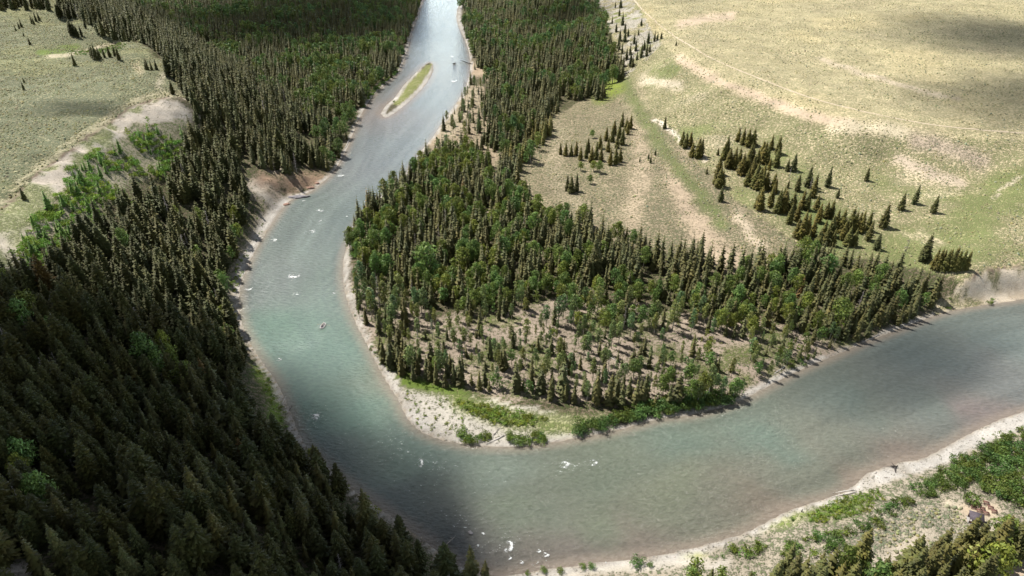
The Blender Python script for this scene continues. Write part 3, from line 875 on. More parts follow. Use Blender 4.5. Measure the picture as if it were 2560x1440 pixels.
FRONT = [(900, 850), (950, 870), (1040, 900), (1150, 940), (1300, 965), (1500, 990), (1650, 985), (1800, 990), (1880, 978), (1835, 1000), (1765, 1020), (1650, 1030),
         (1500, 1020), (1400, 1005), (1300, 985), (1150, 965), (1040, 950), (960, 920)]
GROUPA = [(1250, 410), (1290, 395), (1330, 345), (1378, 305), (1382, 330), (1340, 385), (1312, 420), (1300, 440), (1280, 430)]
LOWR = [(1930, 1445), (2010, 1410), (2060, 1405), (2130, 1420), (2180, 1450), (2260, 1440), (2330, 1420), (2440, 1385), (2480, 1365), (2560, 1325), (2720, 1250),
        (2720, 1420), (2560, 1410), (2480, 1430), (2420, 1520), (1900, 1560)]
LOWR2 = [(1700, 1450), (1760, 1435), (1930, 1445), (1900, 1560), (1680, 1560)]

ZONES = [
    # name, polygon, spacing, {kind: share}, (h0, h1), slenderness
    ('hill', HILL, 4.1, {'fir_tree': .79, 'spruce_tree': .15, 'cottonwood_tree': .04, 'dead_tree': .02}, (10.5, 18.5), 1.0),
    ('brow', BROW, 3.1, {'spruce_tree': .34, 'willow_shrub': .54, 'cottonwood_tree': .12}, (4, 9.5), 1.1),
    ('ridge', RIDGE, 4.6, {'fir_tree': .55, 'spruce_tree': .44, 'dead_tree': .01}, (13, 20), .9),
    ('valley', VALLEY, 4.8, {'spruce_tree': .74, 'cottonwood_tree': .25, 'dead_tree': .01}, (13, 19), .95),
    ('upper', UPPER, 4.7, {'spruce_tree': .84, 'cottonwood_tree': .15, 'dead_tree': .01}, (13, 19), .95),
    ('semi', SEMI, 7.5, {'spruce_tree': .55, 'aspen_tree': .40, 'dead_tree': .05}, (9, 16), .85),
    ('main', MAIN, 4.3, {'spruce_tree': .72, 'cottonwood_tree': .27, 'dead_tree': .012}, (12, 19), .95),
    ('open', OPEN, 4.5, {'aspen_tree': .66, 'spruce_tree': .23, 'cottonwood_tree': .08, 'dead_tree': .03}, (6.5, 13.5), .88),
    ('front', FRONT, 3.7, {'spruce_tree': .74, 'aspen_tree': .14, 'cottonwood_tree': .12}, (10, 16), .95),
    ('groupa', GROUPA, 4.6, {'spruce_tree': .95, 'cottonwood_tree': .05}, (12, 17), .95),
    ('lowr', LOWR, 4.3, {'spruce_tree': .84, 'cottonwood_tree': .16}, (16, 23), 1.08),
    ('lowr2', LOWR2, 4.6, {'spruce_tree': .75, 'cottonwood_tree': .25}, (8, 12), 1.05),
]
INST = []          # dict(kind, p, h, w, zone, px, py, hp, color)
GAPS = [((20, 1095), 34), ((140, 1372), 30), ((30, 1450), 60), ((460, 925), 24), ((1215, 535), 22), ((990, 632), 11), ((1330, 610), 10), ((1220, 190), 22),
        ((1120, 810), 22), ((640, 345), 10), ((690, 415), 12), ((740, 455), 24), ((700, 480), 22), ((660, 540), 14), ((1700, 850), 30), ((1560, 880), 25), ((1300, 880), 16),
        ((1250, 700), 0)]


def dec_noise(x, y): return fbm(x / 26, y / 26, 91, 3)


for zi, (zn, poly, sp, mixk, hr, slim) in enumerate(ZONES):
    xs = np.arange(-760, 760, sp); ys = np.arange(70, 1360, sp)
    X, Y = np.meshgrid(xs, ys); X = X + (np.arange(len(ys)) % 2)[:, None] * sp * .5
    X = (X + RNG.uniform(-.42, .42, X.shape) * sp).ravel(); Y = (Y + RNG.uniform(-.42, .42, Y.shape) * sp).ravel()
    Z = height(X, Y)
    px, py, pd = project(X, Y, Z)
    jit = 1.0 if zn in ('main', 'open', 'brow', 'semi', 'valley', 'upper') else .4
    ok = inpoly(px + fbm(X / 20, Y / 20, 60 + zi, 3) * 75 * jit, py + fbm(X / 20, Y / 20, 160 + zi, 3) * 60 * jit, poly)
    X, Y, Z, px, py, pd = [q_[ok] for q_ in (X, Y, Z, px, py, pd)]
    dr = segdist(X, Y, RIVER, True); inr = inpoly(X, Y, RIVER)
    g = np.ones(len(X), bool) & ~inr & (dr > (2.2 if zn not in ('hill',) else 3.0)) & (Z > .25)
    for (gx, gy), gr_ in GAPS:
        g &= ((px - gx) ** 2 + ((py - gy) * 1.6) ** 2) > gr_ ** 2
    if zn == 'open': g &= fbm(X / 16, Y / 16, 95, 3) > -.09
    if zn == 'semi': g &= fbm(X / 22, Y / 22, 96, 3) > -.06
    if zn == 'brow': g &= fbm(X / 18, Y / 18, 97, 3) > -.13
    if zn in ('hill', 'main', 'valley', 'upper', 'ridge'): g &= fbm(X / 12, Y / 12, 98, 3) > (-.19 if zn in ('hill', 'main') else -.15)
    dn = dec_noise(X, Y); kn = list(mixk); ks = np.array([mixk[k] for k in kn])
    for i in np.nonzero(g)[0]:
        p = ks.copy()
        if 'cottonwood_tree' in kn:
            j = kn.index('cottonwood_tree'); p[j] *= np.exp(dn[i] * (18 if zn in ('valley', 'upper') else 9)) * .8
        if zn == 'hill' and (py[i] > 1000 and px[i] > 170): p[kn.index('cottonwood_tree')] = 0
        kind = kn[int(RNG.choice(len(kn), p=p / p.sum()))]
        h = RNG.uniform(*hr) * (1 + .25 * fbm(np.array([X[i] / 15]), np.array([Y[i] / 15]), 99, 2)[0])
        if RNG.random() < .26: h *= RNG.uniform(.42, .8)
        elif RNG.random() < .08: h *= RNG.uniform(1.15, 1.35)
        if zn == 'open' and py[i] < 830: h *= 1.28
        if zn == 'main' and py[i] > 705: h *= .84
        w_ = h * slim * RNG.uniform(.82, 1.25)
        if kind == 'willow_shrub': h = RNG.uniform(1.8, 3.6); w_ = h * RNG.uniform(.9, 1.4)
        if kind == 'cottonwood_tree': h *= .86; w_ = h * RNG.uniform(.8, 1.05)
        if kind == 'dead_tree': h *= .8; w_ = h
        if kind == 'aspen_tree': w_ = h * RNG.uniform(.62, 1.25)
        INST.append(dict(kind=kind, p=(X[i], Y[i], Z[i]), h=h, w=w_, zone=zn))


def plant(kind, px, py, h, w=None, zone='x', label=None, group=None, force=True):
    q_ = ground_at(px, py)
    INST.append(dict(kind=kind, p=tuple(q_), h=h, w=w if w else h, zone=zone, label=label, group=group, force=force))


# meadow spruces one by one, from the photograph
M_LINE = [(1705, 363, 12), (1713, 371, 13), (1725, 366, 12), (1729, 393, 12), (1744, 395, 16), (1752, 391, 14), (1844, 353, 11), (1856, 361, 13), (1868, 366, 14), (1881, 366, 14),
          (1814, 393, 16), (1808, 399, 13), (1821, 420, 15), (1834, 422, 16), (1818, 416, 12), (1846, 412, 13), (1853, 437, 16), (1865, 433, 17), (1874, 405, 14), (1880, 398, 11),
          (1902, 400, 15), (1908, 408, 16), (1927, 373, 11), (1944, 386, 14), (1939, 417, 14), (1922, 425, 9), (1915, 409, 14), (1890, 420, 14), (1880, 440, 15),
          (1789, 460, 13), (1797, 469, 15), (1804, 467, 12), (1796, 437, 14), (1866, 464, 12), (1875, 460, 15), (1885, 470, 15), (1895, 474, 16), (1902, 477, 14), (1912, 474, 14), (1905, 455, 13), (1890, 450, 12),
          (1932, 477, 13), (1936, 484, 11), (1898, 525, 16), (1892, 520, 12), (1925, 517, 14), (1942, 532, 16), (1955, 532, 16), (1962, 525, 13), (1972, 559, 13), (1979, 527, 13), (1991, 552, 12),
          (2002, 598, 18), (1989, 594, 13), (2012, 596, 16), (2019, 608, 8), (2016, 525, 13), (2003, 522, 13), (2031, 493, 13), (2040, 523, 10), (2044, 556, 13), (2063, 544, 11), (2076, 544, 12),
          (2123, 576, 15), (2133, 578, 13), (2150, 581, 14), (2167, 577, 13), (2145, 570, 11), (2039, 631, 15), (2063, 611, 12), (2080, 615, 11), (2086, 577, 14), (2100, 580, 15), (2117, 613, 12), (2133, 614, 11),
          (2055, 600, 13), (2075, 590, 14), (2105, 600, 12), (2030, 590, 13), (1955, 510, 12)]
for (x_, y_, h_) in M_LINE:
    plant('spruce_tree', x_, y_, h_, h_ * 1.25, 'line')
CLUST = [(2332, 672), (2342, 675), (2350, 670), (2358, 678), (2365, 670), (2372, 678), (2385, 678), (2380, 668), (2399, 675), (2412, 675)]
for (x_, y_) in CLUST:
    plant('spruce_tree', x_, y_, RNG.uniform(11, 13.5), 14, 'clump')
GRB = [(1401, 386, 10), (1414, 390, 11), (1428, 390, 10), (1451, 400, 11), (1465, 395, 12), (1478, 406, 13), (1490, 398, 14), (1502, 403, 13), (1525, 413, 13), (1539, 410, 14), (1550, 405, 12),
       (1520, 380, 13), (1542, 370, 13), (1555, 362, 14), (1569, 336, 12), (1576, 322, 12), (1555, 316, 13), (1535, 336, 13), (1515, 352, 12), (1500, 372, 12), (1440, 388, 12), (1470, 380, 12), (1530, 355, 13), (1548, 345, 14), (1565, 328, 12)]
for (x_, y_, h_) in GRB:
    plant('spruce_tree', x_, y_, h_, h_ * 1.1, 'grove')
for (x_, y_, h_) in [(1498, 433, 9), (1484, 428, 8), (1451, 427, 7), (1475, 460, 7), (1480, 345, 7)]:
    plant('cottonwood_tree', x_, y_, h_, h_ * 1.25, 'grove')
for (x_, y_, h_) in [(1418, 477, 12), (1428, 482, 13), (1441, 479, 13)]:
    plant('spruce_tree', x_, y_, h_, h_ * 1.1, 'x', 'dark conifer of the tight trio alone in the tan meadow inside the bend', 'three conifers in the tan meadow')
SINGLE = [
    (1766, 435, 5, 'tiny dark spruce just left of the slanting meadow tree line'),
    (1794, 388, 6, 'small spruce at the upper left edge of the slanting meadow tree line'),
    (1967, 428, 9, 'left tree of the spruce pair on the slope above the slanting tree line'),
    (1982, 428, 13, 'taller right tree of the spruce pair above the slanting tree line'),
    (1969, 470, 6, 'small spruce between two tall ones right of the slanting tree line'),
    (1992, 477, 12, 'spruce standing right of the slanting tree line beside a small one'),
    (2019, 467, 15, 'tall dark spruce beside a bleached dead tree on the green slope'),
    (2036, 477, 12, 'leaning spruce just right of a bleached trunk on the green slope'),
    (2068, 467, 14, 'full round spruce standing alone right of the slanting tree line'),
    (2093, 495, 7, 'short spruce alone in grass below the full round one'),
    (2165, 452, 10, 'lone spruce highest up the green slope, farthest from all others'),
    (2251, 525, 12, 'leftmost of three lone spruces in a row on the right slope'),
    (2285, 510, 13, 'middle and highest of three lone spruces on the right slope'),
    (2332, 532, 12, 'rightmost of three lone spruces on the right slope'),
    (2207, 569, 16, 'tall slim leaning spruce in grass right of the slanting tree line'),
    (2170, 601, 13, 'broad dark spruce at the lower right end of the slanting tree line'),
    (2190, 624, 11, 'dark spruce hugging a loose olive tree near the foot of the slope'),
    (2308, 653, 17, 'big open branched spruce left of the square conifer clump by the cutbank'),
    (1801, 504, 11, 'bushy spruce left of the tree line at the top of the tan streak'),
    (1661, 322, 11, 'lone slim spruce at the foot of the bench left of the first tree group'),
    (1599, 405, 4, 'tiny leftmost of the young spruces on the tan fan'),
    (1621, 397, 5, 'small young spruce at the centre of the group on the tan fan'),
    (1626, 408, 6, 'largest young spruce of the small group on the tan fan'),
    (1638, 388, 5, 'small rightmost young spruce of the group on the tan fan'),
    (1551, 20, 13, 'dark conifer on the pale cliff brow at the top of the photo'),
    (1690, 114, 5, 'small bush like conifer on the bench near the path bend'),
    (1653, 97, 8, 'slim conifer on the brow of the bench above the cliff, nearest the path'),
    (60, 225, 6, 'small dark conifer alone on the left sage terrace'),
    (61, 207, 4, 'tiny dark conifer just behind the small one on the sage terrace'),
    (76, 113, 7, 'roundish conifer alone in the upper sage meadow'),
    (60, 91, 4, 'tiny bush conifer above the roundish one in the upper sage meadow'),
    (188, 165, 10, 'tall narrow conifer at the hollow between two grassy noses'),
    (432, 235, 10, 'lone conifer on the terrace rim where the bare scarp begins'),
    (62, 500, 7, 'bushy pale conifer at the left end of the bare scarp'),
]
for x_, y_, h_, lab in SINGLE:
    plant('spruce_tree', x_, y_, h_, h_ * 1.15, 'x', lab)
for x_, y_, h_ in [(1556, 64, 15), (1603, 64, 9), (1549, 104, 14), (1562, 104, 13), (1576, 165, 15), (1581, 168, 12), (1589, 128, 13), (1603, 144, 15), (1616, 141, 14), (1620, 108, 13), (1636, 104, 11), (1643, 101, 9), (1575, 138, 12), (1555, 135, 12), (1548, 40, 11), (1562, 82, 12), (1570, 90, 9), (1585, 110, 13), (1596, 88, 8), (1610, 126, 12), (1566, 150, 13), (1558, 168, 13), (1546, 122, 12), (1540, 80, 11), (1530, 60, 10), (1538, 20, 9), (1592, 150, 10), (1624, 130, 9)]:
    plant('spruce_tree', x_, y_, h_, h_ * .95, 'cliff')
for x_, y_, h_ in [(183, 91, 15), (190, 92, 13), (178, 88, 12), (205, 91, 10), (215, 72, 9), (232, 66, 12), (196, 95, 11)]:
    plant('fir_tree', x_, y_, h_, h_, 'knoll')
for x_, y_, h_ in [(81, 60, 9), (91, 54, 10), (99, 52, 9), (86, 62, 7), (40, 77, 6), (49, 72, 7), (55, 69, 9), (370, 175, 9), (380, 176, 8), (392, 175, 8), (366, 174, 7), (235, 148, 12), (242, 150, 13), (250, 148, 10), (262, 145, 9),
                   (275, 143, 10), (288, 140, 9), (298, 150, 11), (230, 145, 9)]:
    plant('spruce_tree', x_, y_, h_, h_, 'hollow')
for k in range(46):
    plant('spruce_tree', RNG.uniform(-30, 125), RNG.uniform(10, 27), RNG.uniform(12, 17), 15, 'far')
for k in range(26):
    plant('fir_tree', RNG.uniform(145, 240), RNG.uniform(30, 52), RNG.uniform(12, 16), 14, 'far')
# two big spruces at the lower edge, by the water
plant('spruce_tree', 1180, 1500, 25, 22, 'x', 'tall pointed spruce standing against the river at the lower edge of the photo', force=True)
plant('spruce_tree', 1218, 1520, 22, 20, 'x', 'shorter right hand spruce standing against the river at the lower edge', force=True)
# shrubs
SH = []


def shrubs(poly, sp, r0, r1, zone, prob=1.0):
    lo = np.array(poly).min(0); hi_ = np.array(poly).max(0)
    P4 = [ground_at(*c) for c in poly]
    x0, y0 = np.min(P4, 0)[:2]; x1, y1 = np.max(P4, 0)[:2]
    X, Y = np.meshgrid(np.arange(x0, x1, sp), np.arange(y0, y1, sp))
    X = (X + RNG.uniform(-.45, .45, X.shape) * sp).ravel(); Y = (Y + RNG.uniform(-.45, .45, Y.shape) * sp).ravel()
    Z = height(X, Y); px, py, _ = project(X, Y, Z)
    ok = inpoly(px, py, poly) & (RNG.random(len(X)) < prob) & (Z > .08)
    for x_, y_, z_ in zip(X[ok], Y[ok], Z[ok]):
        r = RNG.uniform(r0, r1)
        INST.append(dict(kind='willow_shrub', p=(x_, y_, z_), h=r * RNG.uniform(.9, 1.25), w=r * RNG.uniform(.9, 1.3), zone=zone))


shrubs([(1140, 1085), (1230, 1092), (1235, 1110), (1145, 1106)], 2.0, 1.8, 2.8, 'barfront', .85)
shrubs([(1270, 1088), (1375, 1092), (1370, 1112), (1280, 1112)], 2.0, 1.8, 2.9, 'barfront', .85)
shrubs([(1430, 1075), (1500, 1045), (1640, 1005), (1760, 990), (1855, 985), (1835, 1003), (1760, 1024), (1640, 1040), (1500, 1078), (1435, 1094)], 2.5, 2.2, 3.9, 'bankright', .95)
shrubs([(1140, 1000), (1180, 1005), (1300, 1030), (1380, 1050), (1330, 1065), (1230, 1060), (1160, 1030)], 1.7, 1.0, 1.9, 'barwillow', .95)
shrubs([(985, 960), (1050, 990), (1130, 1000), (1180, 1060), (1120, 1085), (1050, 1070), (1020, 1030)], 2.0, .5, 1.1, 'bartuft', .5)
shrubs([(905, 850), (935, 870), (990, 935), (1060, 960), (1130, 975), (1120, 985), (1030, 965), (960, 925), (915, 870)], 2.6, .8, 1.7, 'barback', .7)
shrubs([(2020, 1290), (2070, 1262), (2110, 1242), (2190, 1226), (2215, 1250), (2150, 1290), (2085, 1300), (2030, 1312)], 1.6, .8, 1.7, 'lightthicket', .95)
shrubs([(2115, 1325), (2180, 1290), (2260, 1235), (2285, 1245), (2260, 1275), (2190, 1315), (2130, 1345)], 2.3, 1.5, 2.6, 'diagonal', .9)
shrubs([(2270, 1225), (2330, 1190), (2390, 1150), (2430, 1170), (2400, 1215), (2330, 1240), (2290, 1245)], 2.5, 1.6, 2.9, 'thicket', .85)
shrubs([(2390, 1150), (2460, 1115), (2580, 1060), (2640, 1080), (2640, 1270), (2550, 1265), (2470, 1235), (2420, 1200)], 2.9, 2.0, 3.7, 'thicket', .9)
shrubs([(1785, 1390), (1830, 1370), (1925, 1355), (1930, 1375), (1850, 1395)], 2.2, 1.3, 2.3, 'lowstrip', .9)
shrubs([(1930, 1375), (2010, 1345), (2110, 1325), (2110, 1370), (1990, 1400)], 2.7, 1.6, 2.8, 'lowstrip', .7)
shrubs([(2100, 1250), (2230, 1200), (2330, 1150), (2480, 1085), (2560, 1050), (2560, 1070), (2420, 1130), (2280, 1190)], 3.2, .35, .9, 'shoretuft', .35)
shrubs([(2000, 1290), (2090, 1260), (2060, 1320), (1960, 1330)], 2.6, .35, .9, 'shoretuft', .5)
shrubs([(2240, 1310), (2330, 1270), (2400, 1270), (2420, 1300), (2330, 1340), (2200, 1370), (2180, 1350)], 2.6, .3, .75, 'sagetuft', .4)
shrubs([(640, 930), (665, 925), (715, 1030), (740, 1095), (722, 1090), (690, 1040)], 2.4, .7, 1.6, 'leftbank', .6)
shrubs([(770, 1125), (800, 1150), (880, 1225), (960, 1290), (930, 1290), (850, 1220), (760, 1130)], 3.0, 1.2, 2.6, 'leftbank', .7)
shrubs([(590, 650), (622, 640), (600, 700), (588, 740), (575, 730)], 2.8, 1.0, 2.2, 'leftbank', .5)
shrubs([(925, 232), (955, 205), (1000, 165), (1008, 178), (968, 212), (935, 242), (905, 290), (895, 290)], 4.0, 1.8, 3.5, 'farbank', .75)
shrubs([(875, 600), (900, 590), (905, 640), (880, 645)], 3.2, 1.8, 3.2, 'peninsulatip', .6)
shrubs([(870, 700), (930, 790), (960, 890), (930, 880), (885, 790)], 3.6, .4, 1.2, 'gravelside', .35)
shrubs([(2330, 745), (2380, 720), (2440, 735), (2500, 745), (2470, 758), (2350, 775)], 4.5, .8, 1.9, 'cutbank', .45)
shrubs([(1960, 905), (2020, 885), (2045, 900), (1985, 928)], 2.2, 1.2, 2.3, 'bankright', .7)
shrubs([(250, 125), (300, 108), (320, 112), (290, 135), (200, 140), (150, 132)], 3.0, .8, 1.8, 'hollowshrub', .6)
for x_, y_, r_, lab in [(1357, 1428, 1.5, 'round dark green bush, leftmost of the row along the near gravel bank'),
                        (1400, 1430, 1.5, 'round bush, second from the left in the near gravel bank row'),
                        (1455, 1421, 1.35, 'round light bush, left one of the close pair on the near gravel bank'),
                        (1482, 1421, 1.55, 'round light bush, right one of the close pair on the near gravel bank'),
                        (1591, 1414, 2.6, 'largest round green bush on the near gravel bank'),
                        (1625, 1418, 1.3, 'narrow dark bush right of the largest one on the near gravel bank'),
                        (1320, 1436, 1.0, 'low flat bush at the left tip of the near gravel bank'),
                        (1980, 1300, .9, 'small round bush alone on the pale lower shore'),
                        (2427, 1258, 3.2, 'dark bushy conifer like shrub beside the picnic tables'),
                        (2472, 760, 1.8, 'green bush alone on the pale gravel below the cutbank'),
                        (985, 256, 1.4, 'small dark bush on the near end of the grassy island')]:
    plant('willow_shrub', x_, y_, r_ * 1.35, r_ * 1.15, 'x', lab)
shrubs([(900, 700), (1080, 790), (1420, 745), (1800, 800), (2060, 880), (1900, 960), (1650, 985), (1300, 965), (1050, 905), (900, 800)], 3.4, .35, 1.1, 'openbrush', .42)
shrubs([(620, 480), (690, 510), (660, 570), (630, 640), (605, 690), (600, 640), (618, 560)], 3.0, .4, 1.0, 'leftslope', .35)
shrubs([(1100, 330), (1180, 230), (1220, 300), (1220, 390), (1100, 395)], 4.5, .5, 1.3, 'openbrush', .4)
# snags
for x_, y_, h_, lab in [(1160, 228, 14, 'bare leaning pole of a dead tree by the upper right bank'), (1163, 226, 12, 'shorter of two bare poles by the upper right bank'),
                        (1174, 196, 12, 'slim bare pole rising at the water edge below the fallen log'),
                        (2264, 631, 9, 'bleached bare tree alone in grass left of the big spruce'),
                        (1972, 448, 8, 'bleached dead tree below the spruce pair on the slope'), (2024, 474, 9, 'grey dead tree beside the tall dark spruce on the slope'),
                        (470, 650, 15, 'grey bleached dead tree among the dark hillside conifers'), (1660, 365, 5, 'small grey snag at the foot of the bench')]:
    plant('dead_tree', x_, y_, h_, h_, 'x', lab)

# ------------------------------------------------------------------ sagebrush: far too many to count, one object
def sage_points(poly, sp, thr, x0, x1, y0, y1):
    X, Y = np.meshgrid(np.arange(x0, x1, sp), np.arange(y0, y1, sp))
    X = (X + RNG.uniform(-.5, .5, X.shape) * sp).ravel(); Y = (Y + RNG.uniform(-.5, .5, Y.shape) * sp).ravel()
    Z = height(X, Y); px, py, _ = project(X, Y, Z)
    ok = inpoly(px, py, poly) & (px > -60) & (px < 2620) & (py > -20) & (fbm(X / 7, Y / 7, 131, 3) + .5 * fbm(X / 40, Y / 40, 133, 2) > thr)
    return np.stack([X[ok], Y[ok], Z[ok]], 1)


SP_ = np.vstack([sage_points(TERR_L, 2.0, -.06, -520, -60, 180, 900), sage_points(FAN, 2.2, -.02, 20, 330, 300, 700),
                 sage_points(SLOPE_R, 2.3, -.03, 60, 420, 280, 760), sage_points(BENCH, 3.2, -.02, 100, 660, 380, 1000),
                 sage_points([(2110, 1400), (2180, 1330), (2300, 1270), (2400, 1262), (2420, 1310), (2330, 1370)], 1.5, -.06, 40, 200, 120, 240)])
k_ = len(SP_); aa_ = np.arange(5) * 2 * math.pi / 5
ring = np.concatenate([np.stack([np.cos(aa_), np.sin(aa_), 0 * aa_ - .15], 1), np.stack([.78 * np.cos(aa_ + .5), .78 * np.sin(aa_ + .5), 0 * aa_ + .62], 1), [[0, 0, 1.0]]])
rs_ = RNG.uniform(.26, .62, k_) * (1 + .5 * (RNG.random(k_) < .12)); hs_ = rs_ * RNG.uniform(.75, 1.2, k_)
VS_ = ring[None] * np.stack([rs_, rs_, hs_], 1)[:, None] * RNG.uniform(.72, 1.28, (k_, 11, 3)) + SP_[:, None]
fq = [(i, (i + 1) % 5, 5 + (i + 1) % 5, 5 + i) for i in range(5)]; ft = [(5 + i, 5 + (i + 1) % 5, 10) for i in range(5)]
pl_ = np.array([j for f in fq for j in f] + [j for f in ft for j in f]); ps_ = np.array([0, 4, 8, 12, 16, 20, 23, 26, 29, 32])
tt_ = RNG.uniform(.7, 1.35, (k_, 1, 1)) * np.array([1.0, 1.0, 1.0]) * np.stack([RNG.uniform(.9, 1.2, k_), np.ones(k_), RNG.uniform(.7, 1.1, k_)], 1)[:, None]
SAGE_M = leaf_mat('sage_leaves', (.225, .23, .14), 0, .9)
sme = mesh_np('sagebrush', VS_.reshape(-1, 3), (pl_[None] + (np.arange(k_) * 11)[:, None]).ravel(), (ps_[None] + (np.arange(k_) * 35)[:, None]).ravel(), SAGE_M, np.repeat(tt_, 11, 1).reshape(-1, 3), True)
tag(link('sagebrush', sme), 'low grey green sagebrush dotted over meadows and terraces', 'sagebrush', None, 'stuff')
print('SAGE', k_)
# cobbles on the gravel bars, likewise one object
cv = np.nonzero((gr > .35) & (PX > -40) & (PX < 2600) & (PY > -20) & (PY < 1500))[0]
cv = np.repeat(cv, 3); kc = len(cv)
cp = np.stack([xf[cv] + RNG.uniform(-1.2, 1.2, kc), yf[cv] + RNG.uniform(-1.2, 1.2, kc)], 1); cz = height(cp[:, 0], cp[:, 1])
okc = cz > .02; cp, cz = cp[okc], cz[okc]; kc = len(cz)
rc = .10 + .30 * RNG.random(kc) ** 3
VC = ring[None] * np.stack([rc, rc * RNG.uniform(.6, 1, kc), rc * RNG.uniform(.4, .8, kc)], 1)[:, None] * RNG.uniform(.8, 1.2, (kc, 11, 3)) + np.column_stack([cp, cz])[:, None]
tc_ = RNG.uniform(.45, 1.5, (kc, 1, 1)) * np.stack([RNG.uniform(.95, 1.12, kc), np.ones(kc), RNG.uniform(.88, 1.05, kc)], 1)[:, None]
cme = mesh_np('cobbles', VC.reshape(-1, 3), (pl_[None] + (np.arange(kc) * 11)[:, None]).ravel(), (ps_[None] + (np.arange(kc) * 35)[:, None]).ravel(), leaf_mat('river_cobble', (.36, .34, .315), 0, .85), np.repeat(tc_, 11, 1).reshape(-1, 3), True)
tag(link('cobbles', cme), 'pale grey cobbles strewn along the gravel bars', 'cobbles', None, 'stuff')

# ------------------------------------------------------------------ tree colours and label text
for d in INST:
    x_, y_, z_ = d['p']
    a_ = project(np.array(x_), np.array(y_), np.array(z_)); b_ = project(np.array(x_), np.array(y_), np.array(z_ + d['h']))
    d['px'], d['py'], d['hp'] = float(a_[0]), float(a_[1]), float(a_[1] - b_[1])
    d['tx'], d['ty'] = float(b_[0]), float(b_[1])
    d['dep'] = float(a_[2])
    r_ = RNG.uniform(.78, 1.22)
    k = d['kind']
    if k in ('spruce_tree', 'fir_tree'):
        wv = RNG.uniform(-1, 1) + .15
        c = np.array([1 + .10 * wv, 1.0, 1 - .10 * wv]) * r_
        if d['zone'] in ('brow',): c = c * np.array([.95, 1.7, 1.0]) * 1.3
        if d['zone'] in ('lowr', 'line', 'clump', 'lowr2', 'groupa', 'grove'): c = c * (np.array([1.12, 1.10, .9]) if d['zone'] in ('lowr', 'lowr2') else np.array([1.45, 1.32, 1.0]))
        if RNG.random() < .005 and d['zone'] in ('main', 'hill', 'line'): c = np.array([1.7, 1.05, .9])
    elif k == 'dead_tree':
        c = np.array([1, .97, .95]) * RNG.uniform(.6, 1.1)
    else:
        wv = RNG.uniform(-1, 1)
        c = np.array([1 + .22 * wv, 1.0, 1 - .2 * wv]) * r_
        if d['zone'] in ('lightthicket', 'bartuft', 'leftbank', 'barwillow'): c = c * np.array([1.3, 1.15, .8])
        if d['zone'] == 'brow': c = c * np.array([1.25, 1.3, .9])
        if d['zone'] in ('valley', 'upper'): c = c * np.array([.80, .85, 1.0])
        if d['zone'] in ('sagetuft', 'openbrush'): c = c * np.array([1.3, 1.05, 1.9])
        if d['zone'] in ('thicket', 'bankright', 'diagonal'): c = c * np.array([.82, .80, .9])
    d['c'] = c


def size_word(d, mid):
    return 'tall' if d['h'] > mid * 1.08 else ('shorter' if d['h'] < mid * .9 else 'middling')


def hill_where(x, y):
    if y < 620: return 'just below the bare scarp' if x < 330 else ('above the gravel slope by the water' if x > 520 else 'high on the left hillside')
    if y < 780: return 'at the left edge of the hillside' if x < 150 else ('beside the water opposite the wooded bend' if x > 500 else 'halfway up the left hillside')
    if y < 960: return 'on the dim left flank' if x < 150 else ('by the river opposite the raft' if x > 480 else 'in the middle of the left hillside')
    if y < 1150: return 'in shadow at the far left' if x < 200 else ('above the grassy strip on the left bank' if x > 480 else 'deep in the shaded hillside')
    if y < 1320: return 'in the dark lower left' if x < 330 else ('near the dark water of the lower left bank' if x > 700 else 'on the black lower hillside')
    return 'in the bottom left corner' if x < 300 else ('along the bottom edge near the water' if x > 800 else 'along the bottom edge of the dark hillside')


def main_where(x, y):
    if x < 1000: return 'at the water edge where the bend turns' if y < 640 else 'above the gravel shore of the bend'
    if y < 520: return 'at the upstream end of the wooded bend'
    if x < 1250: return 'in the left part of the wooded bend' if y < 680 else 'behind the left open woodland'
    if x < 1550: return 'along the meadow edge of the wooded bend' if y < 630 else 'in the heart of the wooded bend'
    if x < 1850: return 'below the tan fan of the wooded bend' if y < 720 else 'behind the open aspen woodland'
    if x < 2100: return 'at the foot of the slanting tree line' if y < 740 else 'above the right part of the open woodland'
    return 'under the grassy slope near the cutbank' if y < 760 else 'leaning over the right hand water edge'


def open_where(x, y):
    if x < 1050: return 'near the gravel shore'
    if x < 1300: return 'left of the clearing' if y < 870 else 'at the left front of the clearing'
    if x < 1550: return 'in the middle clearing' if y < 870 else 'at the front of the middle clearing'
    if x < 1800: return 'right of the middle clearing' if y < 870 else 'at the right front of the clearing'
    return 'by the right hand river bank'


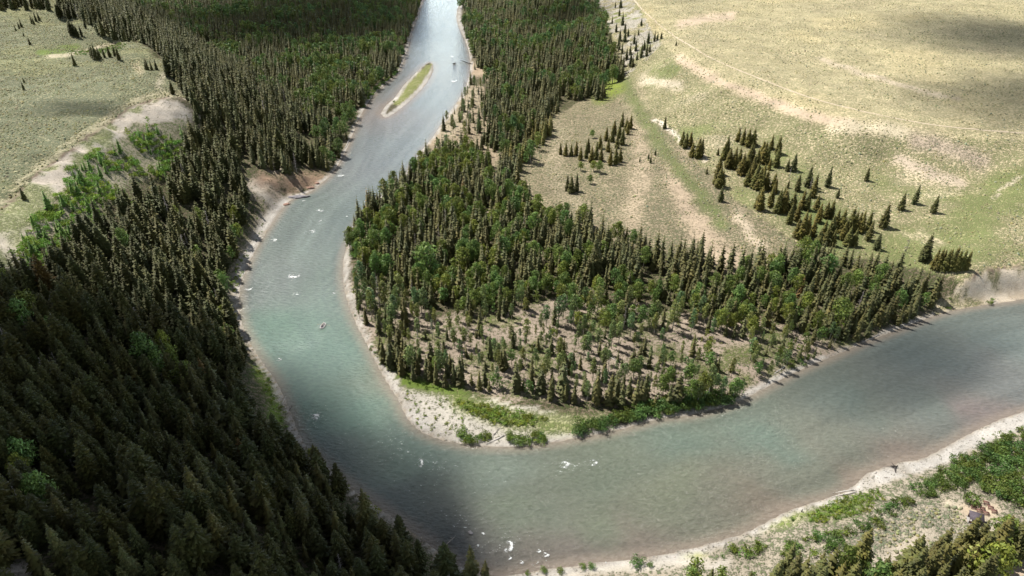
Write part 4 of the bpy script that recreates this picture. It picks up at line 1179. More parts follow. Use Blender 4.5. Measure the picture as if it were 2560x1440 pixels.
WHERE = {'ridge': lambda x, y: 'on the olive ridge ' + ('behind the grassy nose' if x < 480 else ('above the red cut' if y > 330 else 'left of the valley woods')),
         'valley': lambda x, y: 'in the dark upper valley forest ' + ('along the far left bank' if x > 840 else ('below the ridge' if y > 120 else 'near the top of the photo')),
         'upper': lambda x, y: 'in the upper right forest ' + ('beside the river' if x < 1250 else ('under the pale cliff' if y < 160 and x > 1420 else ('at the meadow edge' if y > 230 else 'middle part'))),
         'semi': lambda x, y: 'in the thin woodland on the upper right bank', 'hill': lambda x, y: hill_where(x, y), 'main': main_where,
         'open': lambda x, y: open_where(x, y) + ' on bare ground',
         'front': lambda x, y: 'in the front fringe ' + ('above the gravel tip' if x < 1150 else ('behind the point bar' if x < 1420 else 'behind the bank willows')),
         'groupa': lambda x, y: 'in the wedge of trees pointing into the meadow', 'brow': lambda x, y: 'on the bright slope below the bare scarp' if y < 480 else 'at the left end of the slope below the scarp',
         'lowr': lambda x, y: 'in the sunlit stand at the lower right corner' if x > 2300 else 'in the sunlit stand by the lower right clearing',
         'lowr2': lambda x, y: 'at the bottom edge by the near gravel bank', 'line': lambda x, y: ('at the top of the slanting meadow tree line' if y < 400 else ('in the upper half of the slanting meadow tree line' if y < 480 else ('in the lower half of the slanting meadow tree line' if y < 570 else 'at the lower end of the slanting meadow tree line'))),
         'clump': lambda x, y: 'in the square clump above the cutbank', 'grove': lambda x, y: 'in the isolated grove on the tan meadow ' + ('left part' if x < 1460 else ('upper right part' if y < 365 else 'lower right part')),
         'cliff': lambda x, y: 'on the pale cliff below the bench path', 'knoll': lambda x, y: 'on the knoll at the upper left meadow', 'hollow': lambda x, y: 'in the grassy hollow of the upper left terrace ' + ('far left' if x < 120 else ('behind the front nose' if x > 340 else 'middle')),
         'far': lambda x, y: 'in the wood at the top left corner' if x < 130 else 'in the wood behind the top left meadow',
         'barfront': lambda x, y: 'at the tip of the point bar, ' + ('left cluster' if x < 1250 else 'right cluster'), 'bankright': lambda x, y: 'along the near water edge of the bend ' + ('left part' if x < 1600 else ('right part' if x < 1900 else 'far right')),
         'barwillow': lambda x, y: 'in the bright green patch on the point bar', 'bartuft': lambda x, y: 'on the pale sand of the point bar', 'barback': lambda x, y: 'in the green strip behind the gravel shore',
         'lightthicket': lambda x, y: 'in the light green thicket on the lower right shore', 'diagonal': lambda x, y: 'in the diagonal row left of the picnic clearing',
         'thicket': lambda x, y: 'in the thicket above the picnic clearing' if x > 2400 else 'left of the thicket above the picnic clearing', 'lowstrip': lambda x, y: 'in the strip behind the near gravel bank',
         'shoretuft': lambda x, y: 'on the pale lower right shore', 'openbrush': lambda x, y: 'on the ground between the trees ' + open_where(x, y), 'leftslope': lambda x, y: 'on the pinkish gravel slope above the left waterline', 'sagetuft': lambda x, y: 'in the sandy picnic clearing', 'leftbank': lambda x, y: 'on the lit grassy left bank' if y < 1120 else 'on the shaded left bank',
         'farbank': lambda x, y: 'on the far left bank across from the island', 'peninsulatip': lambda x, y: 'at the water edge of the bend', 'gravelside': lambda x, y: 'on the gravel shore of the bend',
         'cutbank': lambda x, y: 'on the pale cutbank at the right', 'hollowshrub': lambda x, y: 'in the bright hollow of the upper left terrace', 'x': lambda x, y: 'standing alone'}
LOOK = {'spruce_tree': 'pointed olive conifer', 'fir_tree': 'dark full crowned conifer', 'cottonwood_tree': 'round leafy green tree', 'aspen_tree': 'slim leafy tree',
        'willow_shrub': 'rounded green shrub', 'dead_tree': 'bare grey dead tree'}
CAT = {'spruce_tree': 'conifer', 'fir_tree': 'conifer', 'cottonwood_tree': 'leafy tree', 'aspen_tree': 'leafy tree', 'willow_shrub': 'shrub', 'dead_tree': 'dead tree'}
FORESTS = {'spruce_tree': ('spruce_forest', 'far and small pointed conifers massed over valley floor and ridges', 'forest'),
           'fir_tree': ('fir_forest', 'farther full crowned conifers massed on the left hillside and ridge', 'forest'),
           'cottonwood_tree': ('cottonwood_forest', 'farther round leafy trees mixed through the valley woods', 'forest'),
           'aspen_tree': ('aspen_wood', 'farther slim leafy trees of the open woodland', 'forest'),
           'willow_shrub': ('shrub_thicket', 'small shrubs and tufts scattered over banks and slopes', 'shrubs'),
           'dead_tree': ('dead_wood_stand', 'farther bare grey trees scattered in the woods', 'forest')}
MIDH = {'hill': 14.5, 'ridge': 16, 'valley': 16, 'upper': 16, 'main': 15, 'open': 9.5, 'front': 12, 'semi': 12, 'groupa': 14, 'lowr': 14, 'lowr2': 9}


def expand(protos, items):
    """many trees -> arrays of one mesh"""
    VV, LL, SS, TT = [], [], [], []
    vo = 0; lo_ = 0
    arrs = [p.arrays() for p in protos]
    for d in items:
        V, L, ln, T = arrs[int(RNG.integers(len(arrs)))]
        a = RNG.uniform(0, 6.283); ca, sa = math.cos(a), math.sin(a)
        xw = V[:, 0] * d['w']; yw = V[:, 1] * d['w']
        P = np.stack([xw * ca - yw * sa + d['p'][0], xw * sa + yw * ca + d['p'][1], V[:, 2] * d['h'] + d['p'][2] - .1], 1)
        VV.append(P); LL.append(L + vo); s_ = np.concatenate([[0], np.cumsum(ln)[:-1]]) + lo_
        SS.append(s_); TT.append(T * d['c'][None]); vo += len(V); lo_ += len(L)
    return np.vstack(VV), np.concatenate(LL), np.concatenate(SS), np.vstack(TT)


STATS = {}
for kind in ('spruce_tree', 'fir_tree', 'cottonwood_tree', 'aspen_tree', 'willow_shrub', 'dead_tree'):
    hi, tr, mid, low = mk(kind)
    lm, bm_ = MATS[kind]
    items = [d for d in INST if d['kind'] == kind]
    inframe = [d for d in items if 2 < d['tx'] < 2558 and d['ty'] > -10 and d['ty'] < 1425 or (0 < d['px'] < 2560 and 0 < d['py'] < 1440)]
    inframe.sort(key=lambda d: (0 if d.get('force') else 1, -d['hp'] * (d['w'] if kind == 'willow_shrub' else 1)))
    sel = inframe[:296]
    sid = set(id(d) for d in sel)
    crown_name = 'branches' if kind == 'dead_tree' else 'crown'
    cm = [m_.mesh(crown_name, lm) for m_ in hi]
    tm = [m_.mesh('trunk', bm_) for m_ in tr] if tr else None
    protos = []
    for i, c_ in enumerate(cm):
        if tm:
            r_ = bpy.data.objects.new(kind, None); r_.empty_display_size = .2
            a_ = bpy.data.objects.new(crown_name, c_); b_ = bpy.data.objects.new('trunk', tm[i % len(tm)])
            protos.append((r_, a_, b_))
        else:
            protos.append((bpy.data.objects.new(kind, c_),))
    for d in sel:
        pr = protos[int(RNG.integers(len(protos)))]
        o = pr[0].copy(); COL.objects.link(o)
        o.location = (d['p'][0], d['p'][1], d['p'][2] - (.1 if tm else .05)); o.rotation_euler = (0, 0, RNG.uniform(0, 6.283))
        o.scale = (d['w'], d['w'], d['h']); o.color = (*[float(q_) for q_ in d['c']], 1)
        for ch in pr[1:]:
            c_ = ch.copy(); COL.objects.link(c_); c_.parent = o
            if ch.data.name.startswith('trunk'): c_.color = (1, 1, 1, 1)
            else: c_.color = (*[float(q_) for q_ in d['c']], 1)
        lab = d.get('label'); z_ = d['zone']
        if not lab:
            wh = WHERE[z_](d['px'], d['py'])
            sw = (size_word(d, MIDH[z_]) + ' ') if z_ in MIDH and kind != 'dead_tree' else ''
            lab = sw + LOOK[kind] + ' ' + wh
            if c_ is not None and d['c'][0] > 1.6 and kind != 'willow_shrub': lab = lab.replace('olive conifer', 'rusty brown conifer').replace('dark full', 'rusty brown full')
            grp = d.get('group') or (LOOK[kind] + 's ' + wh)
        else:
            grp = d.get('group')
        tag(o, lab, CAT[kind], grp)
    rest = [d for d in items if id(d) not in sid]
    # skip what lies far outside the picture
    rest = [d for d in rest if -150 < d['px'] < 2710 and d['ty'] < 1620]
    STATS[kind] = (len(items), len(sel), len(rest))
    if rest:
        A_ = [d for d in rest if d['hp'] > 36]; B_ = [d for d in rest if d['hp'] <= 36]
        Vs, Ls, Ss, Ts = [], [], [], []; vo = lo_ = 0
        for pr, its in ((mid, A_), (low, B_)):
            if its:
                V, L, S_, T = expand(pr, its)
                Vs.append(V); Ls.append(L + vo); Ss.append(S_ + lo_); Ts.append(T); vo += len(V); lo_ += len(L)
        nm, lab, ct = FORESTS[kind]
        me = mesh_np(nm, np.vstack(Vs), np.concatenate(Ls), np.concatenate(Ss), lm, np.vstack(Ts))
        tag(link(nm, me), lab, ct, None, 'stuff')
print('TREES', STATS)

# ------------------------------------------------------------------ white water on the river
fm, nt, b = new_mat('white_water_foam')
fa = nd(nt, 'ShaderNodeAttribute', attribute_name='foam'); tc = nd(nt, 'ShaderNodeTexCoord')
fn = nd(nt, 'ShaderNodeTexNoise'); fn.inputs['Scale'].default_value = 2.6; fn.inputs['Detail'].default_value = 5; fn.inputs['Roughness'].default_value = .65
nt.links.new(tc.outputs['Object'], fn.inputs['Vector'])
fr = nd(nt, 'ShaderNodeMapRange', interpolation_type='SMOOTHSTEP'); fr.inputs['From Min'].default_value = .80; fr.inputs['From Max'].default_value = 1.12
nt.links.new(mth('ADD', fn.outputs['Fac'], mth('MULTIPLY', fa.outputs['Fac'], .50)), fr.inputs['Value'])
tb = nd(nt, 'ShaderNodeBsdfTransparent'); ms = nd(nt, 'ShaderNodeMixShader')
b.inputs['Base Color'].default_value = (.74, .76, .76, 1); b.inputs['Roughness'].default_value = .8
nt.links.new(fr.outputs[0], ms.inputs[0]); nt.links.new(tb.outputs[0], ms.inputs[1]); nt.links.new(b.outputs[0], ms.inputs[2])
nt.links.new(ms.outputs[0], nt.nodes['Material Output'].inputs['Surface'])


def whitewater(px, py, rx, ry, rot, arc, seed):
    """a break over a sunken rock: crescent of foam with a tail; rx, ry in metres"""
    c = at(px, py, .0); m = MB(); nr, na = 9, 26; vs = []; fo = []
    for i in range(nr + 1):
        for j in range(na):
            a = 2 * math.pi * j / na; r = i / nr
            x, y = rx * r * math.cos(a), ry * r * math.sin(a)
            k = (math.cos(a) * .5 + .5) ** arc if arc else 1
            f_ = math.exp(-((r - (.55 if arc else .2)) / .42) ** 2) * (.35 + .65 * k) * (.55 + .9 * float(vnoise(x * 1.1 + seed * 3, y * 1.1, seed + 7))) * (1 if i < nr else 0)
            z = .03 + .28 * f_ * (0.6 + float(vnoise(x * 2 + seed, y * 2, seed)))
            vs.append((x, y, z if i < nr else .012)); fo.append(f_)
    fs = [(i * na + j, (i + 1) * na + j, (i + 1) * na + (j + 1) % na, i * na + (j + 1) % na) for i in range(nr) for j in range(na)]
    m.add(vs, fs); me = m.mesh('white_water', fm, True)
    a_ = me.attributes.new('foam', 'FLOAT', 'POINT'); a_.data.foreach_set('value', np.array(fo, np.float32))
    o = link('white_water', me, None, c, rot); tag(o, None, None, None, 'structure')


for i, (x_, y_, rx, ry, ro, ar) in enumerate([
    (736, 688, 3.2, 3.6, -1.5, .7), (803, 525, 2.6, 2.2, -1.6, .8), (778, 580, 2.6, 2.4, .7, 1), (852, 440, 4.6, 3.0, .3, 0), (680, 602, 2.8, 2.0, .2, .6), (622, 722, 2.0, 2.2, -1.2, 1),
    (744, 733, 2.0, 1.8, -1.5, 1), (838, 732, 1.2, 1.2, -1.4, 1), (790, 1040, 2.6, 1.7, .3, 0), (785, 1050, 1.6, 1.2, .5, .6), (1048, 1158, 1.7, 2.4, .2, 1.5), (1409, 1163, 2.6, 1.7, 0, .8), (1479, 1158, 2.2, 1.7, 0, 1),
    (1268, 1366, 2.0, 2.2, -.4, .7), (1271, 1395, 1.0, .9, -.3, .7), (1362, 1388, 1.4, .8, -.2, .6), (1300, 1405, 1.2, .8, -.4, .8), (1345, 1378, .9, .6, -.3, .5), (1130, 142, 3.4, 3.2, -1.5, 0), (1135, 202, 4.2, 3.4, -1.5, .4), (1066, 100, 2.4, 2.4, -1.5, .5),
    (1122, 2, 5, 4, 0, 0), (800, 552, 1.3, 1.1, -1.5, .5), (697, 900, 1.5, 1.0, 0, .6), (1208, 1335, 1.0, .6, -.5, 0), (868, 542, 1.2, .8, 0, 0), (760, 503, 2.6, 1.1, .2, 0), (1195, 1365, .7, .6, -.5, 0)]):
    whitewater(x_, y_, rx * 1.3, ry * 1.3, ro, ar, i)

# ------------------------------------------------------------------ path over the bench
PATH = smooth_line([(1565, -30), (1590, 8), (1625, 42), (1660, 72), (1695, 97), (1722, 112), (1748, 128), (1766, 140), (1800, 156), (1850, 177), (1900, 197), (1950, 217), (2000, 236), (2050, 252), (2100, 265),
                    (2150, 277), (2200, 288), (2250, 298), (2300, 307), (2350, 315), (2400, 320), (2450, 325), (2500, 329), (2560, 333), (2640, 338)], 2)
pw = np.array([ground_at(*p_) for p_ in PATH])
pl = [pw[0]]
for a_, b_ in zip(pw[:-1], pw[1:]):
    k = max(1, int(np.linalg.norm((b_ - a_)[:2]) / 1.5))
    for t in range(1, k + 1): pl.append(a_ + (b_ - a_) * t / k)
pl = np.array(pl)
for _ in range(6): pl[1:-1] = (pl[:-2] + pl[1:-1] * 2 + pl[2:]) / 4
m = MB(); vs = []; fs = []
for i, p_ in enumerate(pl):
    d = pl[min(i + 1, len(pl) - 1)] - pl[max(i - 1, 0)]; nrm = np.array([-d[1], d[0]]); nrm /= np.linalg.norm(nrm) + 1e-9
    hw = .45 + .65 * float(fbm(i * .13, 3.3, 5, 3) + .5)
    for s in (-1, -.33, .33, 1):
        x_, y_ = p_[0] + nrm[0] * hw * s, p_[1] + nrm[1] * hw * s
        vs.append((x_, y_, float(height(x_, y_)) + .07 - .03 * abs(s)))
    if i:
        k = (i - 1) * 4
        fs += [(k + j, k + j + 1, k + 5 + j, k + 4 + j) for j in range(3)]
m.add(vs, fs)
tag(m.build('path', simple_mat('dust', (.50, .415, .30), .95, .15, .5), None, True), 'thin pale dirt path along the bench', 'path', None, 'structure')

# ------------------------------------------------------------------ logs, rocks
WOOD_M = simple_mat('driftwood', (.36, .33, .30), .9, .3, 2.0)
WOODW = simple_mat('sun_bleached_log', (.50, .47, .43), .9, .2, 2.0)
DARKW = simple_mat('wet_root_wood', (.055, .048, .045), .85, .4, 2.5)
ROCK_M = simple_mat('river_boulder', (.24, .23, .235), .85, .3, 1.2)
SLAB_M = simple_mat('grey_slate_ledge', (.21, .20, .215), .8, .35, .8)
RED_M = simple_mat('red_bank_rock', (.34, .215, .165), .9, .3, .9)


def log(p, q, r, label, mat=WOOD_M, seed=0, stubs=4, lift=0.0, group=None, wet=False):
    a = np.array(at(*p) if wet else ground_at(*p)); b_ = np.array(at(*q) if wet else ground_at(*q))
    a[2] += r * .6; b_[2] += r * .4 + lift
    rng = np.random.default_rng(seed); c = a.copy()
    rel = b_ - a; m = MB()
    pts = [rel * t + np.array([0, 0, 1]) * rng.uniform(-.05, .05) + np.append(rng.uniform(-.02, .02, 2) * np.linalg.norm(rel) * (0 < t < 1), 0) for t in (0, .3, .65, 1)]
    m.tube(pts, [r * 1.3, r, r * .8, r * .4], 8)
    for i in range(stubs):
        t = rng.uniform(.45, .95); p0 = rel * t; L = rng.uniform(.6, 1.6)
        dd = np.array([rng.uniform(-1, 1), rng.uniform(-1, 1), rng.uniform(.1, .8)]); dd /= np.linalg.norm(dd)
        m.tube([p0, p0 + dd * L * .6, p0 + dd * L + np.array([0, 0, -.1])], [r * .4, r * .28, r * .1], 5)
    for i in range(5):
        aa = i * 1.26; dd = np.array([math.cos(aa) * .6, math.sin(aa) * .6, abs(math.sin(aa)) * .7]) - rel / np.linalg.norm(rel) * .5
        m.tube([np.zeros(3), dd * r * 2.2, dd * r * 4], [r * .6, r * .35, r * .1], 5)
    o = m.build('fallen_log', mat); o.location = tuple(c)
    tag(o, label, 'log', group)


log((1180, 161), (1151, 152), .40, 'dark fallen tree reaching into the river from the upper right bank', DARKW, 1, 5, .5, wet=True)
log((2132, 1226), (2073, 1234), .24, 'upper of two pale parallel logs at the lower right waterline', WOODW, 2, 2)
log((2135, 1232), (2077, 1244), .26, 'lower of two pale parallel logs at the lower right waterline', WOODW, 3, 2)
log((1258, 1090), (1214, 1113), .26, 'long pale log lying between bush clusters on the point bar', WOODW, 4, 3)
log((1236, 1086), (1250, 1070), .2, 'short grey log with broken branches on the point bar sand', WOOD_M, 5, 6)
log((1522, 893), (1545, 905), .22, 'bleached fallen log in the middle of the aspen clearing', WOODW, 6, 5)
log((1205, 826), (1175, 824), .2, 'grey fallen log left of the aspen clearing', WOOD_M, 7, 4)
log((1880, 842), (1858, 810), .2, 'pale leaning fallen trunk at the right of the open woodland', WOODW, 8, 3)
log((960, 205), (938, 213), .3, 'white log by the far left bank across from the island', WOODW, 9, 2)
log((872, 352), (862, 372), .3, 'thin pale log sliding into the river below the left woods', WOODW, 10, 2)
log((712, 998), (704, 1012), .2, 'short pale log on the lit left gravel bank', WOODW, 11, 1)
log((730, 1018), (722, 1028), .18, 'small dark log at the left waterline below the grass strip', DARKW, 12, 1)
log((1110, 1368), (1137, 1346), .16, 'dark dead branch standing in the shaded water by the left bank', WOOD_M, 13, 7, .6, wet=True)
log((2195, 838), (2150, 858), .2, 'grey uprooted trunk under the leaning trees at the right waterline', WOOD_M, 14, 5)
log((1960, 918), (1935, 935), .22, 'tangle of bleached driftwood beside the bank willows', WOODW, 15, 8)
log((820, 432), (838, 428), .3, 'grey log jutting into the river above the red cut', WOOD_M, 16, 5, wet=True)
# upturned root plate on the white gravel
c = ground_at(2236, 1171); m = MB(); rng = np.random.default_rng(5)
m.tube([(0, 0, .5), (-.5, -1.6, .35), (-1.0, -3.4, .15)], [.34, .26, .12], 8)
for i in range(11):
    aa = i * .6; L = rng.uniform(.9, 2.0); dd = np.array([math.cos(aa), .45 + .3 * rng.uniform(-1, 1), abs(math.sin(aa)) * .9 + .05])
    m.tube([(0, 0, .45), dd * L * .55 + np.array([0, 0, .3]), dd * L + np.array([0, 0, .1])], [.2, .12, .03], 5)
m.tube([(0, .2, .5), (-1.4, .5, .5), (-2.8, .6, .35)], [.22, .15, .04], 6)
tag(link('root_stump', m.mesh('root_stump', DARKW), None, c), 'dark upturned root stump stranded on the white gravel shore', 'stump')
c = ground_at(2004, 1279); m = MB(); m.tube([(0, 0, -.1), (.02, 0, .5), (.1, 0, 1.1)], [.24, .18, .10], 7); m.tube([(.05, 0, .7), (.4, .1, .95)], [.09, .03], 5)
tag(link('tree_stump', m.mesh('tree_stump', DARKW), None, c), 'small dark broken stump on the pale lower shore', 'stump')


def rock(px, py, sx, sy, sz, label, mat=ROCK_M, seed=0, rz=0, wet=False, group=None, layers=False):
    import bmesh
    bmx = bmesh.new(); bmesh.ops.create_icosphere(bmx, subdivisions=3, radius=1)
    for v in bmx.verts:
        k = 1 + .30 * (float(vnoise(v.co.x * 1.7 + seed * 9, v.co.y * 1.7 + v.co.z * 1.3, seed)) - .5) * 2 + .1 * (float(vnoise(v.co.x * 5 + seed, v.co.y * 5 + v.co.z * 4, seed + 1)) - .5)
        v.co *= k
        if layers: v.co.z = round(v.co.z * 3) / 3 * .9 + v.co.z * .1
        v.co.x *= sx; v.co.y *= sy; v.co.z *= sz
    me = bpy.data.meshes.new('rock'); bmx.to_mesh(me); bmx.free(); me.materials.append(mat)
    p_ = at(px, py) if wet else ground_at(px, py)
    o = link('rock_ledge' if layers else 'boulder', me, None, (p_[0], p_[1], p_[2] + sz * .25), rz)
    tag(o, label, 'rock', group)


rock(1176, 1333, .85, .7, .6, 'single grey boulder breaking the water near the lower left bank', seed=1, wet=True)
rock(745, 494, 6.6, 2.2, 1.0, 'flat grey layered ledge jutting into the river below the red cut', SLAB_M, 3, .18, layers=True)
rock(776, 470, 2.8, 1.6, .9, 'reddish rock outcrop at the waterline under the red cut', RED_M, 4, .4)
rock(792, 459, 1.8, 1.1, .7, 'small reddish rock right of the outcrop under the red cut', RED_M, 5, .2)
rock(716, 512, 2.0, 1.4, .9, 'pinkish grey rock at the foot of the gravel slope', RED_M, 6, .5)
for k, (x_, y_) in enumerate([(728, 1004), (733, 1016), (726, 993), (738, 1034), (742, 1050), (748, 1066)]):
    rock(x_, y_, RNG.uniform(.3, .5), RNG.uniform(.3, .45), RNG.uniform(.2, .35), 'small grey boulder at the waterline of the lit left bank', ROCK_M, 20 + k, RNG.uniform(0, 3), group='boulders along the left waterline')

# ------------------------------------------------------------------ people and boats
SKIN = simple_mat('skin', (.46, .30, .22), .6, .08, 5)
CLOTHS = {n_: simple_mat(n_ + '_cloth', c_, .85, .12, 8) for n_, c_ in dict(white=(.62, .60, .60), grey=(.25, .25, .28), navy=(.05, .06, .12), khaki=(.35, .29, .2), straw=(.55, .45, .28), dark=(.05, .05, .055)).items()}


def skin_mesh(name, verts, edges, radii, mat, sub=1):
    me = bpy.data.meshes.new(name); me.from_pydata(verts, edges, [])
    o = bpy.data.objects.new(name, me); COL.objects.link(o)
    md = o.modifiers.new('s', 'SKIN'); sb = o.modifiers.new('u', 'SUBSURF'); sb.levels = sub; sb.render_levels = sub
    for i, r in enumerate(radii):
        me.skin_vertices[0].data[i].radius = (r, r) if not isinstance(r, tuple) else r
    me.skin_vertices[0].data[0].use_root = True
    dg = bpy.context.evaluated_depsgraph_get(); ev = o.evaluated_get(dg)
    out = bpy.data.meshes.new_from_object(ev); bpy.data.objects.remove(o)
    out.materials.clear(); out.materials.append(mat)
    for p_ in out.polygons: p_.use_smooth = True
    return out


def person(loc, rz, label, top, legs, hat, reach=.45, spread=.32):
    """seated figure, facing +x, pelvis at the origin"""
    V = [(0, 0, 0), (.02, 0, .22), (.03, 0, .45), (.05, 0, .56), (.06, 0, .68), (.07, 0, .80)]
    E = [(i, i + 1) for i in range(5)]; Rd = [(.15, .13), (.14, .11), (.17, .11), .055, .095, .085]
    for s in (-1, 1):
        k = len(V)
        V += [(.03, s * .2, .44), (.16, s * (.22 + spread * .2), .22), (reach, s * spread, .24), (reach + .08, s * spread, .25)]
        E += [(2, k), (k, k + 1), (k + 1, k + 2), (k + 2, k + 3)]; Rd += [.065, .05, .036, .04]
        k = len(V)
        V += [(.08, s * .11, -.02), (.46, s * .15, .05), (.62, s * .15, -.32), (.74, s * .16, -.36)]
        E += [(0, k), (k, k + 1), (k + 1, k + 2), (k + 2, k + 3)]; Rd += [.085, .065, .045, .04]
    t = thing('person', label, 'person', loc, rz)
    link('body', skin_mesh('body', V, E, Rd, SKIN), t)
    link('jacket', skin_mesh('jacket', [V[0], V[1], V[2], V[6], V[7], V[8], V[14], V[15], V[16]], [(0, 1), (1, 2), (2, 3), (3, 4), (4, 5), (2, 6), (6, 7), (7, 8)],
                             [(.165, .145), (.155, .125), (.185, .125), .078, .062, .046, .078, .062, .046], CLOTHS[top]), t)
    link('trousers', skin_mesh('trousers', [V[0], V[10], V[11], V[12], V[18], V[19], V[20]], [(0, 1), (1, 2), (2, 3), (0, 4), (4, 5), (5, 6)],
                               [(.165, .15), .098, .078, .056, .098, .078, .056], CLOTHS[legs]), t)
    m = MB()
    for r0, z0, r1, z1 in ((.20, .83, .10, .85), (.10, .85, .095, .93), (.095, .93, .01, .95)):
        k = 14
        m.add([(.065 + r_ * math.cos(6.283 * i / k), r_ * math.sin(6.283 * i / k), z_) for r_, z_ in ((r0, z0), (r1, z1)) for i in range(k)], [(i, (i + 1) % k, k + (i + 1) % k, k + i) for i in range(k)])
    m.build('hat', CLOTHS[hat], t)
    return t


def oar(loc, rz, length, label, mat, tilt=-.18):
    m = MB(); m.tube([(0, 0, 0), (length * .8, 0, tilt * length * .8)], [.03, .025], 7)
    m.tube([(length * .78, 0, tilt * length * .78), (length * .86, 0, tilt * length * .86), (length, 0, tilt * length)], [.03, .085, .06], 7)
    tag(link('oar', m.mesh('oar', mat), None, loc, rz), label, 'oar')


# inflatable raft in midstream
a_ = at(802, 824); b_ = at(813, 807); c = (a_ + b_) / 2; rz = math.atan2(b_[1] - a_[1], b_[0] - a_[0])
RUB = simple_mat('pale_raft_rubber', (.60, .56, .56), .5, .06, 4); RUBD = simple_mat('dark_raft_floor', (.07, .065, .075), .7, .2, 4); ALU = simple_mat('aluminium_frame', (.45, .45, .46), .4, .1, 5, .5, .6)
raft = thing('inflatable_raft', 'pale inflatable raft with rowers drifting in midstream left of the bend', 'raft', (c[0], c[1], .0), rz)
m = MB(); L_, W_ = 2.35, 1.0; pts = []
for i in range(33):
    t = 2 * math.pi * i / 32; ex = abs(math.cos(t)) ** .55 * (1 if math.cos(t) >= 0 else -1); ey = abs(math.sin(t)) ** .75 * (1 if math.sin(t) >= 0 else -1)
    pts.append((L_ * ex * .88, W_ * ey * .8, .24 + .32 * max(0, abs(ex) - .6) ** 1.5))
m.tube(pts, [.27] * 33, 10, False); m.build('tube', RUB, raft, True)
m = MB(); m.box((0, 0, .12), (3.7, 1.3, .08)); m.build('floor', RUBD, raft)
for x_ in (-1.15, 1.1):
    m = MB(); m.box((x_, 0, .44), (.42, 1.2, .14)); m.build('thwart', RUBD, raft)
m = MB()
for y_ in (-.72, .72): m.tube([(-.9, y_, .56), (.9, y_, .56)], [.03, .03], 6)
for x_ in (-.9, 0, .9): m.tube([(x_, -.72, .56), (x_, .72, .56)], [.03, .03], 6)
m.build('frame', ALU, raft)
m = MB(); m.box((.45, 0, .36), (.45, .95, .36)); m.build('cooler_box', simple_mat('white_cooler', (.72, .70, .70), .5, .04, 3), raft)
M4 = Matrix.Translation((c[0], c[1], 0)) @ Matrix.Rotation(rz, 4, 'Z')


def on(mx, p_): return tuple(mx @ Vector(p_))


person(on(M4, (-.15, 0, .70)), rz, 'person in a pale shirt rowing in the middle of the raft', 'white', 'khaki', 'straw')
person(on(M4, (1.1, 0, .62)), rz, 'person seated at the bow of the raft', 'white', 'grey', 'white')
person(on(M4, (-1.15, 0, .62)), rz, 'person in dark clothes seated at the stern of the raft', 'grey', 'navy', 'dark')
OARM = simple_mat('ash_oar', (.38, .28, .17), .6, .15, 4)
oar(on(M4, (.25, .55, .72)), rz + 1.35, 2.6, 'left oar of the pale raft', OARM); oar(on(M4, (.25, -.55, .72)), rz - 1.35, 2.6, 'right oar of the pale raft', OARM)

# wooden drift boat upstream
a_ = at(1130.5, 160.5); b_ = at(1141, 158); c = (a_ + b_) / 2; rz = math.atan2(b_[1] - a_[1], b_[0] - a_[0])
boat = thing('drift_boat', 'dark rowing boat far upstream right of the grassy island', 'boat', (c[0], c[1], .0), rz)
m = MB(); sec = []
for i in range(13):
    t = -1 + 2 * i / 12; hw = .95 * (1 - abs(t) ** 2.4) * (1 if t < .6 else .92) + .04; up = .55 + .45 * t * t; bt = -.05 + .30 * t * t
    x_ = 2.45 * t
    sec.append([(x_, -hw, up), (x_, -hw * .66, bt), (x_, hw * .66, bt), (x_, hw, up), (x_, hw * .93, up - .01), (x_, hw * .6, bt + .06), (x_, -hw * .6, bt + .06), (x_, -hw * .93, up - .01)])
m.add([q_ for s_ in sec for q_ in s_], [(i * 8 + j, i * 8 + (j + 1) % 8, (i + 1) * 8 + (j + 1) % 8, (i + 1) * 8 + j) for i in range(12) for j in range(8)] + [tuple(range(8))[::-1], tuple(range(96, 104))])
m.build('hull', simple_mat('dark_green_hull', (.045, .055, .05), .5, .15, 3), boat)
for x_ in (-1.1, 0.0, 1.1):
    m = MB(); m.box((x_, 0, .42), (.32, 1.25, .05)); m.build('seat', simple_mat('boat_seat', (.22, .16, .1), .7, .2, 3) if x_ == -1.1 else bpy.data.materials['boat_seat'], boat)
M5 = Matrix.Translation((c[0], c[1], 0)) @ Matrix.Rotation(rz, 4, 'Z')
person(on(M5, (0, 0, .56)), rz, 'person in a pale shirt rowing the dark boat upstream', 'white', 'navy', 'white')
person(on(M5, (1.1, 0, .56)), rz, 'person seated at the front of the dark rowing boat', 'grey', 'dark', 'dark')
oar(on(M5, (.4, .7, .75)), rz + 1.4, 2.6, 'far side oar of the dark rowing boat', OARM); oar(on(M5, (.4, -.7, .75)), rz - 1.4, 2.6, 'near side oar of the dark rowing boat', OARM)

# ------------------------------------------------------------------ picnic place at the lower right
c = ground_at(2429, 1300); e = ground_at(2458, 1306)
rz = math.atan2(e[1] - c[1], e[0] - c[0])
rzS = -.42
base = ground_at(2436, 1304)
ROOF = simple_mat('dark_shelter_roofing', (.105, .088, .105), .75, .18, 1.2); POST = simple_mat('weathered_post', (.26, .21, .18), .85, .2, 3); RED = simple_mat('red_brown_planks', (.17, .085, .07), .8, .2, 3)
sh = thing('picnic_shelter', 'dark open picnic shelter with a sloping roof beside the clearing tables', 'shelter', (base[0], base[1], base[2]), rzS)
sh.scale = (.84, .84, .9)
m = MB(); w_, d_ = 2.5, 1.9
ps = [(-w_, -d_, 2.35), (w_, -d_, 2.35), (w_, d_, 3.05), (-w_, d_, 3.05)]
m.add(ps + [(x_, y_, z_ - .14) for x_, y_, z_ in ps], [(0, 1, 2, 3), (7, 6, 5, 4), (0, 4, 5, 1), (1, 5, 6, 2), (2, 6, 7, 3), (3, 7, 4, 0)])
